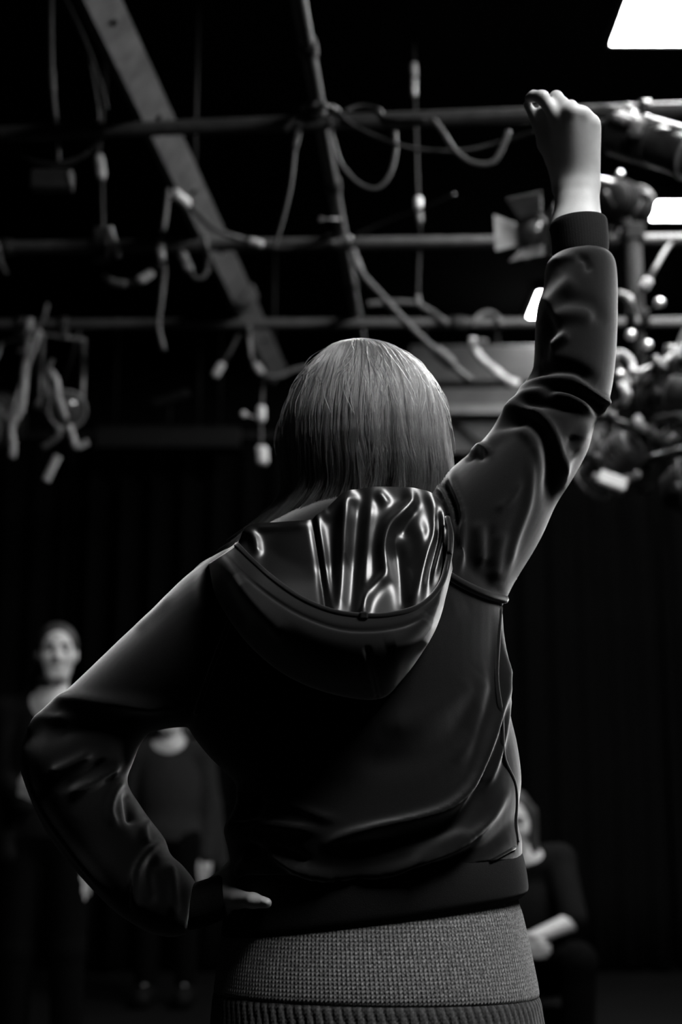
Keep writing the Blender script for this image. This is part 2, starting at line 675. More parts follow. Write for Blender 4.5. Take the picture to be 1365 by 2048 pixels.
def ceiling_panel(x0, x1, y0, y1, label, name='ceiling_light'):
    t = thing(name, label, 'ceiling light', ((x0 + x1) / 2, (y0 + y1) / 2, ZC), 'lit ceiling panels')
    cx, cy, w, d = (x0 + x1) / 2, (y0 + y1) / 2, x1 - x0, y1 - y0
    obj('diffuser', *box((cx, cy, ZC - 0.035), (w, d, 0.02)), 'panel', t, False)
    for (bx, by, sx, sy) in ((cx, y0 - 0.012, w + 0.048, 0.024), (cx, y1 + 0.012, w + 0.048, 0.024), (x0 - 0.012, cy, 0.024, d), (x1 + 0.012, cy, 0.024, d)):
        obj('frame_rail', *box((bx, by, ZC - 0.025), (sx, sy, 0.05), bev=0.003), 'panel_frame', t, False)
    return t


pA = PZ(1222, 90, ZC - 0.045)
pB = PZ(1053, 645, ZC - 0.045)
pB2 = PZ(1060, 583, ZC - 0.045)
pC = PZ(1297, 440, ZC - 0.045)
ceiling_panel(pA[0], pA[0] + 1.2, pA[1] - 1.2, pA[1], 'large bright square ceiling panel above the raised fist')
ceiling_panel(pB[0], pB[0] + 0.3, pB2[1], pB[1], 'small far ceiling panel peeping out behind the raised sleeve')
ceiling_panel(pC[0], pC[0] + 0.6, PZ(1297, 402, ZC - 0.045)[1], pC[1], 'ceiling panel half hidden behind the lanterns on the right')
# the row goes on towards the photographer
ceiling_panel(pA[0], pA[0] + 1.2, pA[1] - 4.9, pA[1] - 3.7, 'bright square ceiling panel above and beside the photographer', 'ceiling_light_offscreen')


# black drapes across the back, in hung widths
def drape(x0, x1, y, z1, label):
    n = 140
    x = np.linspace(x0, x1, n)
    ph = random.random() * 6
    yy = y + 0.05 * np.sin((x - x0) * 2 * math.pi / 0.19 + ph) + 0.02 * np.sin((x - x0) * 31 + ph)
    rows = np.linspace(0.03, z1, 8)
    V = np.array([[a, b + 0.01 * math.sin(z * 3 + a * 5), z] for z in rows for a, b in zip(x, yy)])
    V2 = V + np.array([0, 0.012, 0])
    Fc = []
    R = len(rows)
    for i in range(R - 1):
        for j in range(n - 1):
            q = [i * n + j, i * n + j + 1, (i + 1) * n + j + 1, (i + 1) * n + j]
            Fc.append(q)
            Fc.append([k + R * n for k in q[::-1]])
    for j in range(n - 1):
        Fc.append([j + 1, j, j + R * n, j + 1 + R * n])
        Fc.append([(R - 1) * n + j, (R - 1) * n + j + 1, (2 * R - 1) * n + j + 1, (2 * R - 1) * n + j])
    o = obj('stage_curtain', np.concatenate([V, V2]), Fc, 'curtain')
    tag(o, label, 'curtain', 'black drapes along the back wall')


ZDR = 3.22
for k in range(4):
    drape(-3.5 + 1.83 * k, -3.5 + 1.83 * (k + 1) - 0.03, 8.7, ZDR,
          'floor-length black pleated drape hung along the back wall')
t = thing('curtain_track', 'black steel track carrying the black drapes', 'curtain track', (0.15, 8.7, ZDR))
obj('rail', *box((0.15, 8.7, ZDR + 0.02), (7.3, 0.05, 0.04)), 'dark_pipe', t, False)
for x in (-2.8, -0.9, 1.0, 2.9):
    obj('hanger', *tube([(x, 8.7, ZDR + 0.03), (x, 8.7, ZC)], 0.012, 8), 'dark_pipe', t)

# ------------------------------------------------------------------ the woman in the velour hoodie
Y0 = 2.0
woman = thing('person', 'person in velour hoodie and knit skirt, back turned, one fist raised, one hand on hip',
              'person', (P(760, 1700, Y0)[0], Y0, 0.0))

# --- hoodie shell: torso and two sleeves lofted from their outlines, fused, then folded
WRIST_Y = Y0 - 0.03
torso_st = [
    (640, 1000, 850, 1000, 0.075), (560, 1040, 905, 1010, 0.095), (470, 1092, 960, 1050, 0.105), (425, 1150, 990, 1120, 0.118),
    (400, 1240, 1004, 1210, 0.128), (388, 1340, 1003, 1310, 0.130), (374, 1440, 1016, 1410, 0.128), (412, 1505, 1034, 1490, 0.126),
    (468, 1562, 1042, 1555, 0.125), (474, 1592, 1038, 1600, 0.127), (466, 1622, 1034, 1640, 0.130), (449, 1655, 1043, 1678, 0.134),
    (455, 1690, 1043, 1694, 0.132), (462, 1725, 1043, 1702, 0.130), (462, 1748, 1046, 1715, 0.126)]
r_sleeve_st = [
    (800, 1010, 900, 1290, 0.07), (850, 985, 960, 1245, 0.085), (868, 972, 1004, 1212, 0.088), (903, 938, 1030, 1165, 0.088), (940, 906, 1080, 1082, 0.084),
    (984, 862, 1112, 1012, 0.080), (1018, 812, 1148, 955, 0.077), (1048, 768, 1176, 902, 0.074), (1066, 735, 1190, 850, 0.071),
    (1070, 695, 1214, 812, 0.070), (1072, 650, 1226, 765, 0.068), (1076, 612, 1233, 690, 0.066), (1088, 576, 1235, 612, 0.063),
    (1090, 546, 1234, 552, 0.059), (1094, 528, 1228, 522, 0.054), (1106, 514, 1216, 508, 0.042)]
l_sleeve_st = [
    (560, 1080, 560, 1430, 0.06), (500, 1085, 480, 1455, 0.085), (440, 1106, 402, 1454, 0.092), (372, 1155, 345, 1456, 0.090), (305, 1222, 300, 1466, 0.086),
    (250, 1272, 282, 1484, 0.082), (185, 1334, 273, 1502, 0.078), (120, 1396, 268, 1518, 0.076), (68, 1450, 262, 1534, 0.075),
    (40, 1510, 256, 1548, 0.074), (54, 1574, 254, 1566, 0.072), (90, 1656, 268, 1592, 0.070), (130, 1714, 296, 1634, 0.068),
    (180, 1772, 328, 1676, 0.068, Y0 - 0.01), (236, 1826, 340, 1708, 0.066, Y0 - 0.017), (298, 1864, 362, 1728, 0.062, Y0 - 0.024), (345, 1874, 382, 1752, 0.054, WRIST_Y), (378, 1868, 392, 1768, 0.044, WRIST_Y)]
V, Fc = merge(loft(torso_st, Y0, 70, 64, 0.85), loft(r_sleeve_st, Y0, 60, 40), loft(l_sleeve_st, Y0, 70, 40))
V, Fc = eval_mods(V, Fc, [('REMESH', dict(mode='VOXEL', voxel_size=0.0034)), ('SMOOTH', dict(factor=0.5, iterations=8))])
base_bvh = bvh_of(V, Fc)
FOLDS = [
    # raised sleeve
    ([(1140, 668), (1118, 680), (1095, 692)], 10, 0.006), ([(1100, 640), (1130, 628), (1165, 628), (1190, 640)], 16, 0.005),
    ([(1080, 640), (1100, 655), (1085, 700), (1080, 730)], 16, -0.008), ([(1090, 615), (1130, 575), (1150, 555)], 16, 0.005),
    ([(1110, 590), (1130, 600), (1180, 610), (1210, 650)], 16, -0.004),
    ([(1030, 795), (1074, 764), (1107, 758), (1150, 758), (1168, 768)], 9, 0.008),
    ([(1050, 750), (1100, 735), (1150, 740), (1195, 765)], 14, -0.011),
    ([(1150, 762), (1190, 789), (1214, 803), (1216, 818), (1195, 832)], 8, 0.010),
    ([(1080, 785), (1130, 780), (1170, 792), (1205, 815)], 8, -0.011),
    ([(1010, 828), (1050, 795), (1090, 783), (1130, 790), (1165, 810), (1190, 835)], 8, 0.009),
    ([(1040, 812), (1090, 808), (1130, 815), (1160, 822)], 9, -0.008),
    ([(975, 882), (1010, 836), (1040, 815), (1075, 826), (1105, 862), (1122, 920), (1126, 970)], 10, 0.009),
    ([(1000, 865), (1050, 838), (1085, 858), (1100, 900), (1104, 950), (1098, 1005)], 14, -0.011),
    ([(960, 905), (1000, 872), (1035, 858), (1065, 880), (1080, 930)], 10, 0.005),
    ([(1180, 850), (1160, 880), (1135, 920), (1122, 960)], 12, 0.005), ([(1150, 870), (1145, 900), (1150, 915)], 12, -0.006),
    ([(938, 908), (955, 894), (975, 900), (982, 912)], 7, 0.007), ([(930, 920), (950, 910), (970, 916)], 7, -0.006),
    ([(1058, 905), (1062, 950), (1055, 1010), (1030, 1080), (1012, 1150)], 9, 0.005),
    ([(955, 1040), (962, 1080), (966, 1130)], 14, 0.005), ([(1005, 1060), (995, 1110), (988, 1160)], 16, 0.004),
    ([(1045, 960), (1020, 1000), (990, 1020)], 8, 0.003), ([(980, 1050), (978, 1100), (975, 1150)], 12, -0.004),
    ([(905, 945), (906, 970), (920, 1010), (926, 1050), (922, 1100), (918, 1145)], 8, 0.009),
    ([(886, 965), (900, 985), (914, 1020), (916, 1060)], 7, -0.008), ([(872, 972), (890, 990), (905, 1030), (908, 1080)], 7, 0.008),
    ([(1150, 512), (1172, 520), (1180, 545)], 8, -0.006), ([(1105, 522), (1140, 513), (1165, 518)], 8, 0.003),
    # back of the body
    ([(1002, 1240), (1000, 1320), (992, 1400), (975, 1480), (950, 1560), (900, 1612), (840, 1636), (760, 1656), (690, 1672), (655, 1688)], 11, 0.020),
    ([(985, 1500), (960, 1585), (915, 1640), (850, 1668), (770, 1685), (690, 1700)], 18, -0.016),
    ([(1003, 1370), (1006, 1440), (990, 1530), (968, 1590)], 8, 0.011),
    ([(1012, 1588), (985, 1630), (950, 1668), (900, 1700), (830, 1724), (760, 1741), (700, 1747), (600, 1737), (545, 1705), (508, 1682)], 10, 0.015),
    ([(1025, 1640), (990, 1680), (930, 1712), (840, 1740), (740, 1756)], 13, -0.006),
    ([(940, 1662), (900, 1680), (860, 1700), (820, 1716)], 12, 0.010),
    ([(760, 1450), (830, 1440), (900, 1400), (960, 1350)], 28, 0.007), ([(700, 1520), (820, 1520), (900, 1480), (960, 1420)], 30, -0.006),
    ([(965, 1340), (960, 1400), (940, 1470), (910, 1530)], 16, 0.006), ([(800, 1290), (870, 1230), (930, 1200)], 30, 0.004),
    ([(540, 1590), (600, 1615), (650, 1635), (680, 1640)], 9, 0.006), ([(450, 1668), (485, 1650), (520, 1648), (580, 1655), (640, 1662)], 9, 0.009),
    ([(478, 1570), (485, 1600), (470, 1640), (455, 1660)], 8, 0.006), ([(475, 1640), (510, 1625), (525, 1590)], 12, -0.007),
    ([(490, 1690), (560, 1705), (620, 1725)], 12, -0.009), ([(500, 1712), (480, 1740), (486, 1762)], 8, 0.007),
    # left sleeve
    ([(450, 1130), (470, 1200), (462, 1250)], 14, 0.004), ([(412, 1135), (405, 1180), (410, 1230)], 12, 0.004),
    ([(462, 1240), (440, 1290), (415, 1360), (392, 1430)], 7, 0.006), ([(340, 1190), (320, 1215), (290, 1240), (270, 1262)], 10, 0.003),
    ([(60, 1470), (105, 1408), (145, 1399), (198, 1404), (246, 1408), (300, 1413), (350, 1412)], 14, 0.009),
    ([(50, 1475), (79, 1446), (101, 1438), (140, 1434)], 8, 0.006), ([(90, 1470), (150, 1455), (230, 1450), (300, 1445)], 20, -0.010),
    ([(101, 1548), (141, 1528), (185, 1502)], 10, 0.009), ([(140, 1588), (185, 1567), (211, 1548), (240, 1528)], 9, 0.010),
    ([(120, 1575), (170, 1548), (215, 1522)], 9, -0.007), ([(246, 1556), (226, 1589), (219, 1624), (233, 1660)], 9, 0.008),
    ([(255, 1580), (258, 1620), (262, 1650)], 9, -0.008), ([(300, 1640), (288, 1655), (292, 1690)], 8, 0.006),
    ([(322, 1682), (290, 1712), (272, 1750), (272, 1825)], 9, 0.008), ([(310, 1710), (298, 1750), (302, 1810)], 12, -0.008),
    ([(338, 1722), (345, 1760), (350, 1830)], 9, 0.006), ([(48, 1530), (90, 1620), (150, 1705), (230, 1800)], 10, 0.006),
]
V = folds(V, Fc, FOLDS)
V, Fc = eval_mods(V, Fc, [('SMOOTH', dict(factor=0.5, iterations=2))])
hoodie_bvh = bvh_of(V, Fc)
hoodie = obj('hoodie', V, Fc, 'velour', woman, label='charcoal velour hooded jacket')


def Yb(px, py, default=1.9):
    h = cast(hoodie_bvh, px, py)
    return default if h is None else h[1]


# --- hem band and cuffs in rib knit
def band(name, st, thick, ribs, amp, n=26, sides=240, closed_in=0.012):
    """a ribbed tube with a rolled open end"""
    s = np.array([list(q) + ([Y0] if len(q) == 5 else []) for q in st], float)
    s = catmull(s, n)
    a = np.linspace(0, 2 * math.pi, sides, endpoint=False)
    sa = np.sign(np.sin(a)) * np.abs(np.sin(a)) ** 0.88
    rings = []
    for i, (lx, ly, rx, ry, dh, yc) in enumerate(s):
        L, R = P(lx, ly, yc), P(rx, ry, yc)
        k = 1 + amp * np.sin(a * ribs)
        rings.append(0.5 * (L + R) + (np.cos(a) * k)[:, None] * (R - L) * 0.5 + (sa * k)[:, None] * np.array([0, dh, 0]))
    inner = []
    for i in range(n - 1, max(n - 8, 0), -1):
        c = rings[i].mean(0)
        d = rings[i] - c
        ln = np.linalg.norm(d, axis=1)[:, None]
        inner.append(c + d * (1 - thick / np.maximum(ln, 1e-4)))
    rings += inner
    V = np.concatenate(rings)
    m = len(rings)
    Fc = [[i * sides + j, i * sides + (j + 1) % sides, (i + 1) * sides + (j + 1) % sides, (i + 1) * sides + j]
          for i in range(m - 1) for j in range(sides)]
    return V, Fc


v, f = band('hem_band', [(466, 1742, 1040, 1694, 0.122), (462, 1765, 1047, 1715, 0.126), (455, 1800, 1053, 1745, 0.127), (447, 1838, 1056, 1772, 0.126),
                         (444, 1862, 1053, 1782, 0.124), (446, 1880, 1043, 1792, 0.119)], 0.006, 120, 0.004)
obj('hem_band', v, f, 'ribbing', hoodie, label='dark ribbed hem band')
v, f = band('cuff', [(1110, 522, 1214, 516, 0.040), (1106, 505, 1217, 498, 0.041), (1103, 478, 1216, 468, 0.041), (1100, 458, 1214, 446, 0.040), (1103, 447, 1211, 440, 0.039)],
            0.004, 60, 0.006, sides=160)
obj('cuff', v, f, 'ribbing', hoodie, label='ribbed cuff of the raised sleeve')
v, f = band('cuff', [(372, 1860, 385, 1768, 0.040, WRIST_Y), (392, 1858, 394, 1764, 0.040, WRIST_Y), (420, 1850, 416, 1757, 0.039, WRIST_Y), (448, 1838, 436, 1750, 0.038, WRIST_Y), (457, 1832, 446, 1753, 0.036, WRIST_Y)],
            0.004, 60, 0.006, sides=160)
obj('cuff', v, f, 'ribbing', hoodie, label='ribbed cuff at the hip')

# --- seams
def seam(name, pts, r, lift=0.0):
    c = resample(pts, 40)
    w = []
    for (x, y) in c:
        h = cast(hoodie_bvh, x, y)
        if h is not None:
            w.append(h + np.array([0, -lift, 0]))
    w = np.array(w)
    for _ in range(3):
        w[1:-1] = 0.25 * w[:-2] + 0.5 * w[1:-1] + 0.25 * w[2:]
    v, f = tube(w, r, 8)
    return obj(name, v, f, 'velour', hoodie)


seam('armhole_seam', [(896, 1150), (930, 1170), (970, 1188), (1000, 1197), (1010, 1199)], 0.0062, 0.002)
seam('armhole_seam', [(461, 1240), (440, 1292), (415, 1360), (392, 1428)], 0.0035)
seam('side_seam', [(1002, 1215), (997, 1290), (994, 1360), (1004, 1430), (1006, 1500), (1012, 1530), (1030, 1560), (1034, 1600), (1031, 1650), (1036, 1685)], 0.003)
seam('hem_seam', [(1030, 1695), (960, 1730), (860, 1748), (740, 1764), (600, 1768)], 0.0028)

# --- hood: lining, outer shell and stitched rim
T_px = [(474, 1088), (488, 1066), (508, 1048), (560, 1045), (612, 1040), (650, 1018), (688, 985), (740, 973), (800, 973), (850, 980), (874, 997), (893, 1034)]
B_px = [(474, 1090), (500, 1117), (545, 1157), (600, 1196), (660, 1222), (720, 1232), (780, 1230), (840, 1213), (880, 1174), (897, 1122), (902, 1072), (895, 1036)]
L_px = [(416, 1128), (426, 1185), (455, 1240), (502, 1300), (572, 1356), (660, 1392), (757, 1404), (802, 1366), (842, 1312), (874, 1252), (893, 1192), (906, 1140)]
NU = 150
T = resample(T_px, NU)
uB = np.linspace(0, 1, NU)
Bc = resample(B_px, NU)
Lc = resample(L_px, NU)
hump = np.sin(np.pi * uB) ** 0.7
rimY = np.array([min(Yb(x, y, 1.88), 1.90) for x, y in Bc])
for _ in range(12):
    rimY[1:-1] = 0.25 * rimY[:-2] + 0.5 * rimY[1:-1] + 0.25 * rimY[2:]
rimY = rimY - 0.012 - 0.062 * hump
topY = 1.925 - 0.02 * hump
NV = 60
lin = np.zeros((NV, NU, 3))
for j in range(NV):
    v_ = j / (NV - 1)
    for i in range(NU):
        x = T[i, 0] * (1 - v_) + Bc[i, 0] * v_
        y = T[i, 1] * (1 - v_) + (Bc[i, 1] + 16 * hump[i]) * v_
        sag = 0.030 * math.sin(math.pi * min(v_, 1)) * hump[i]
        yy = topY[i] * (1 - v_) + (rimY[i] + 0.010) * v_ + sag * 0.5
        if y > 1015:
            yy = min(yy, Yb(x, y, 1.93) - 0.010)
        lin[j, i] = P(x, y, yy)
for _ in range(10):
    lin[1:-1, 1:-1] = 0.25 * (lin[:-2, 1:-1] + lin[2:, 1:-1] + lin[1:-1, :-2] + lin[1:-1, 2:])
lv = lin.reshape(-1, 3)
lf = [[j * NU + i, (j + 1) * NU + i, (j + 1) * NU + i + 1, j * NU + i + 1] for j in range(NV - 1) for i in range(NU - 1)]
SATIN = [
    ([(700, 975), (690, 1050), (686, 1110), (682, 1170), (672, 1250)], 10, 0.011), ([(662, 1000), (664, 1080), (668, 1150), (674, 1250)], 14, -0.006),
    ([(622, 1020), (632, 1080), (642, 1140), (658, 1250)], 5, -0.008), ([(632, 1020), (644, 1090), (652, 1150), (668, 1250)], 6, 0.006),
    ([(722, 975), (716, 1040), (710, 1110), (706, 1170), (702, 1250)], 12, -0.006), ([(745, 975), (738, 1040), (732, 1110), (728, 1180), (722, 1250)], 8, 0.005),
    ([(820, 975), (822, 1010), (800, 1032), (778, 1054), (768, 1090), (770, 1130), (776, 1170)], 10, 0.012),
    ([(778, 1150), (750, 1176), (732, 1205), (724, 1240)], 8, 0.008), ([(755, 985), (766, 998), (776, 1012)], 8, 0.006),
    ([(805, 1075), (818, 1040), (835, 1010)], 9, -0.006), ([(828, 1035), (842, 1070), (846, 1110), (834, 1160), (824, 1230)], 14, 0.008),
    ([(796, 1085), (800, 1130), (806, 1180), (810, 1230)], 10, -0.007), ([(858, 980), (870, 1030), (868, 1080), (854, 1130), (838, 1210)], 8, 0.007),
    ([(880, 1000), (886, 1060), (878, 1110), (860, 1170)], 7, 0.006), ([(872, 1010), (878, 1070), (866, 1120), (848, 1190)], 6, -0.006),
    ([(500, 1056), (560, 1054), (620, 1048)], 8, 0.005), ([(490, 1080), (500, 1066), (512, 1085), (514, 1115)], 8, 0.008),
    ([(640, 1034), (690, 1006), (730, 998)], 9, 0.005),
]
SATIN = [(p_, w_ * 1.25, a_ * 0.9) for (p_, w_, a_) in SATIN]
lv = folds(lv, lf, SATIN)
lv, lf = eval_mods(lv, lf, [('SMOOTH', dict(factor=0.5, iterations=5)), ('SUBSURF', dict(levels=1))])
NO = 46
outr = np.zeros((NO, NU, 3))
for j in range(NO):
    v_ = j / (NO - 1)
    for i in range(NU):
        if v_ <= 0.9:
            w_ = v_ / 0.9
            x = Bc[i, 0] * (1 - w_) + Lc[i, 0] * w_
            y = Bc[i, 1] * (1 - w_) + Lc[i, 1] * w_
            yb = min(Yb(Lc[i, 0], Lc[i, 1], 1.93), 1.95)
            e = w_ ** 1.6
            yy = rimY[i] * (1 - e) + (yb - 0.012) * e - (0.020 * hump[i] + 0.012) * math.sin(math.pi * w_)
        else:
            w_ = (v_ - 0.9) / 0.1
            x = Lc[i, 0] + (Bc[i, 0] - Lc[i, 0]) * 0.10 * w_
            y = Lc[i, 1] + (Bc[i, 1] - Lc[i, 1]) * 0.10 * w_
            yy = min(Yb(Lc[i, 0], Lc[i, 1], 1.93), 1.95) - 0.012 + 0.03 * w_
        outr[j, i] = P(x, y, yy)
# even out the cloth
for _ in range(4):
    outr[1:-1, 1:-1] = 0.25 * (outr[:-2, 1:-1] + outr[2:, 1:-1] + outr[1:-1, :-2] + outr[1:-1, 2:])
ov = outr.reshape(-1, 3)
of = [[j * NU + i, (j + 1) * NU + i, (j + 1) * NU + i + 1, j * NU + i + 1] for j in range(NO - 1) for i in range(NU - 1)]
ov, of = eval_mods(ov, of, [('SUBSURF', dict(levels=1))])
HOODF = [
    ([(452, 1112), (500, 1160), (560, 1205), (620, 1237), (690, 1258), (770, 1258), (840, 1240), (880, 1205)], 5, -0.003),
    ([(470, 1150), (510, 1205), (550, 1250), (575, 1280)], 16, 0.006), ([(440, 1150), (460, 1200), (500, 1260)], 16, -0.004),
    ([(735, 1300), (745, 1345), (757, 1400)], 6, -0.004, 1), ([(770, 1290), (820, 1275), (860, 1230)], 18, 0.006),
    ([(840, 1300), (870, 1240), (885, 1190)], 10, 0.004),
]
ov = folds(ov, of, HOODF)
lin_o = obj('hood', ov, of, 'velour', hoodie, label='velour hood lying open on the back')
lin_o.modifiers.new('thick', 'SOLIDIFY').thickness = 0.003
obj('hood_lining', lv, lf, 'satin', hoodie, label='glossy black satin hood lining')
rim = np.array([P(Bc[i, 0], Bc[i, 1], rimY[i] + 0.001) for i in range(NU)])
v, f = tube(rim, 0.0042, 10)
obj('hood_rim', v, f, 'velour', hoodie)
q = P(728, 1231, rimY[NU // 2] - 0.004)
v, f = box(q, (0.011, 0.006, 0.010), bev=0.002)
obj('hood_loop', v, f, 'ribbing', hoodie, False)

# --- skirt: rib knit yoke, seam, darker cable-knit tier
def skirt_piece(st, n, sides, mt, name, tier_amp=0.0):
    s = np.array([list(q_) + [Y0] for q_ in st], float)
    s = catmull(s, n)
    a = np.linspace(0, 2 * math.pi, sides, endpoint=False)
    a = np.r_[a, 2 * math.pi]
    V, UV = [], []
    for i, (lx, ly, rx, ry, dh, yc) in enumerate(s):
        L, R = P(lx, ly, yc), P(rx, ry, yc)
        sa = np.sign(np.sin(a)) * np.abs(np.sin(a)) ** 0.9
        k = 1 + tier_amp * (i / n) * np.sin(a * 22 + 0.6 * np.sin(3 * a))
        p = 0.5 * (L + R) + (np.cos(a) * k)[:, None] * (R - L) * 0.5 + (sa * k)[:, None] * np.array([0, dh, 0])
        V.append(p)
        UV.append(np.stack([a / (2 * math.pi), p[:, 2]], 1))
    V, UV = np.concatenate(V), np.concatenate(UV)
    m = sides + 1
    Fc = [[i * m + j, i * m + j + 1, (i + 1) * m + j + 1, (i + 1) * m + j] for i in range(n - 1) for j in range(sides)]
    return V, Fc, UV


v, f, uv = skirt_piece([(455, 1800, 1030, 1760, 0.115), (448, 1845, 1038, 1805, 0.118), (442, 1880, 1046, 1830, 0.122), (434, 1930, 1062, 1900, 0.128), (430, 1962, 1074, 1958, 0.131),
                        (428, 1975, 1078, 1984, 0.131), (430, 1982, 1074, 1994, 0.128)], 60, 260, 'knit', 'skirt')
SK = [([(1000, 1890), (1030, 1884), (1055, 1872)], 8, 0.004), ([(940, 1916), (1000, 1912), (1060, 1900)], 8, -0.004), ([(440, 1925), (490, 1935), (560, 1940)], 10, 0.004),
      ([(430, 1968), (560, 1985), (800, 2000), (1000, 2000), (1075, 1978)], 7, 0.003)]
v = folds(v, f, SK)
sk = obj('skirt', v, f, 'knit', woman, uv=uv, label='speckled grey knitted skirt')
v, f, uv = skirt_piece([(436, 1968, 1066, 1980, 0.122), (428, 1984, 1080, 1996, 0.131), (424, 2020, 1086, 2025, 0.135), (420, 2080, 1094, 2080, 0.140), (410, 2250, 1110, 2250, 0.15), (400, 2420, 1120, 2420, 0.16)],
                       60, 260, 'cable_knit', 'tier', 0.006)
obj('skirt_tier', v, f, 'cable_knit', sk, uv=uv, label='dark cable-knit lower tier')

# --- body: hands in fine detail, the rest coarser, fused to one surface
def W(px, py, dy=0.0):
    """forearm leans away from the camera towards the wrist, the fist comes back a little"""
    lean = float(np.interp(py, [200, 375, 440, 600], [-0.034, 0.022, 0.012, 0.0]))
    return P(px, py, Y0 + dy + lean)


def right_hand(F):
    for (x0, x1, r0, r1) in ((1136, 1137, 0.0225, 0.0215), (1178, 1175, 0.0205, 0.0195)):
        F.cone(W(x0, 560), W(x1, 470), r0, r0, 0.02)
        F.cone(W(x1, 470), W(x1 - 2 if x1 > 1150 else x1 + 3, 385), r0, r1, 0.03)
    mcp = [(1116, 236, 0.010), (1143, 224, 0.0), (1166, 230, 0.002), (1184, 248, 0.006)]
    wr = [(1130, 372, 0.008), (1146, 368, 0.0), (1160, 368, 0.0), (1174, 366, 0.004)]
    for m_, w_, r in zip(mcp, wr, (0.0115, 0.0115, 0.011, 0.0105)):
        F.cone(W(*w_), W(*m_), 0.0165, r, 0.016)
        F.cone(W(w_[0], w_[1], w_[2] + 0.012), W(m_[0], m_[1] + 12, m_[2] + 0.012), 0.014, 0.0105, 0.02)
    F.cone(W(1116, 236, 0.010), W(1085, 194, 0.022), 0.0112, 0.0098, 0.008)
    F.cone(W(1085, 194, 0.020), W(1068, 192, 0.034), 0.0096, 0.0083, 0.006)
    F.cone(W(1068, 192, 0.034), W(1058, 197, 0.040), 0.0080, 0.0064, 0.006)
    F.cone(W(1143, 224, 0.0), W(1113, 194, 0.034), 0.0112, 0.0092, 0.007)
    F.cone(W(1113, 194, 0.034), W(1090, 212, 0.056), 0.0092, 0.0082, 0.006)
    F.cone(W(1090, 212, 0.056), W(1082, 235, 0.052), 0.0080, 0.0070, 0.006)
    F.cone(W(1166, 230, 0.002), W(1142, 212, 0.044), 0.0108, 0.0088, 0.007)
    F.cone(W(1142, 212, 0.044), W(1118, 240, 0.062), 0.0086, 0.0078, 0.006)
    F.cone(W(1118, 240, 0.062), W(1112, 262, 0.052), 0.0076, 0.0068, 0.006)
    F.cone(W(1184, 248, 0.006), W(1166, 236, 0.044), 0.0102, 0.0080, 0.007)
    F.cone(W(1166, 236, 0.044), W(1148, 262, 0.054), 0.0078, 0.0070, 0.006)
    F.cone(W(1148, 262, 0.054), W(1146, 280, 0.044), 0.0068, 0.0060, 0.006)
    F.cone(W(1124, 345, 0.012), W(1092, 288, 0.030), 0.0155, 0.0122, 0.012)
    F.cone(W(1092, 288, 0.030), W(1074, 240, 0.042), 0.0115, 0.0092, 0.008)
    F.cone(W(1074, 240, 0.042), W(1055, 209, 0.050), 0.0092, 0.0062, 0.006)
    F.cone(W(1112, 320, 0.026), W(1108, 270, 0.026), 0.010, 0.008, 0.012)
    F.cone(W(1104, 268, 0.028), W(1086, 222, 0.038), 0.0095, 0.0085, 0.008)


zf = [W(1040, 600), W(1240, 160)]
F1 = Field([zf[0][0] - 0.03, Y0 - 0.10, zf[0][2]], [zf[1][0] + 0.03, Y0 + 0.11, zf[1][2] + 0.03], 0.0017)
right_hand(F1)
hv, hf = F1.mesh()

th = []
for (x, y) in ((462, 1792), (490, 1797), (516, 1800), (536, 1805)):
    h = cast(hoodie_bvh, x, y - 30)
    th.append(min(Yb(x, y, 1.95), 1.97))
band_y = lambda x: Y0 - 0.127 * (max(0.0, 1 - ((x - 750.0) / 300.0) ** 2)) ** 0.44
tY = [band_y(x) - 0.012 for x in (470, 494, 518, 538)]
wristY = WRIST_Y
F2 = Field(P(360, 1880, 2.0) - np.array([0, 0.2, 0]), P(620, 1690, 2.0) + np.array([0, 0.12, 0.02]), 0.0017)
F2.cone(P(365, 1814, wristY), P(435, 1798, wristY), 0.024, 0.022, 0.02)
F2.cone(P(435, 1792, wristY), P(466, 1772, wristY + 0.03), 0.023, 0.021, 0.02)
F2.cone(P(462, 1770, wristY + 0.02), P(476, 1742, wristY + 0.05), 0.020, 0.016, 0.02)
F2.cone(P(450, 1795, wristY - 0.01), P(474, 1798, tY[0]), 0.018, 0.0125, 0.012)
F2.cone(P(474, 1798, tY[0]), P(506, 1801, tY[2] + 0.004), 0.0120, 0.0100, 0.006)
F2.cone(P(506, 1801, tY[2] + 0.004), P(534, 1806, tY[3]), 0.0098, 0.0072, 0.005)
fb = [(470, 1742, wristY + 0.05), (476, 1758, wristY + 0.055), (480, 1778, wristY + 0.055), (482, 1796, wristY + 0.05)]
for i, (x, y, yy) in enumerate(fb):
    a0 = P(x, y, yy)
    L1 = (0.042, 0.046, 0.043, 0.034)[i]
    d1 = np.array([0.12, 0.95, -0.1 - 0.05 * i])
    p1 = a0 + d1 * L1
    p2 = p1 + np.array([0.55, 0.80, -0.1]) * L1 * 0.62
    p3 = p2 + np.array([0.8, 0.55, -0.1]) * L1 * 0.5
    F2.cone(P(450, 1788 + 4 * i, wristY + 0.005), a0, 0.017, 0.0112, 0.014)
    F2.cone(a0, p1, 0.0105, 0.0092, 0.006)
    F2.cone(p1, p2, 0.0090, 0.0080, 0.005)
    F2.cone(p2, p3, 0.0078, 0.0066, 0.005)
h2v, h2f = F2.mesh()


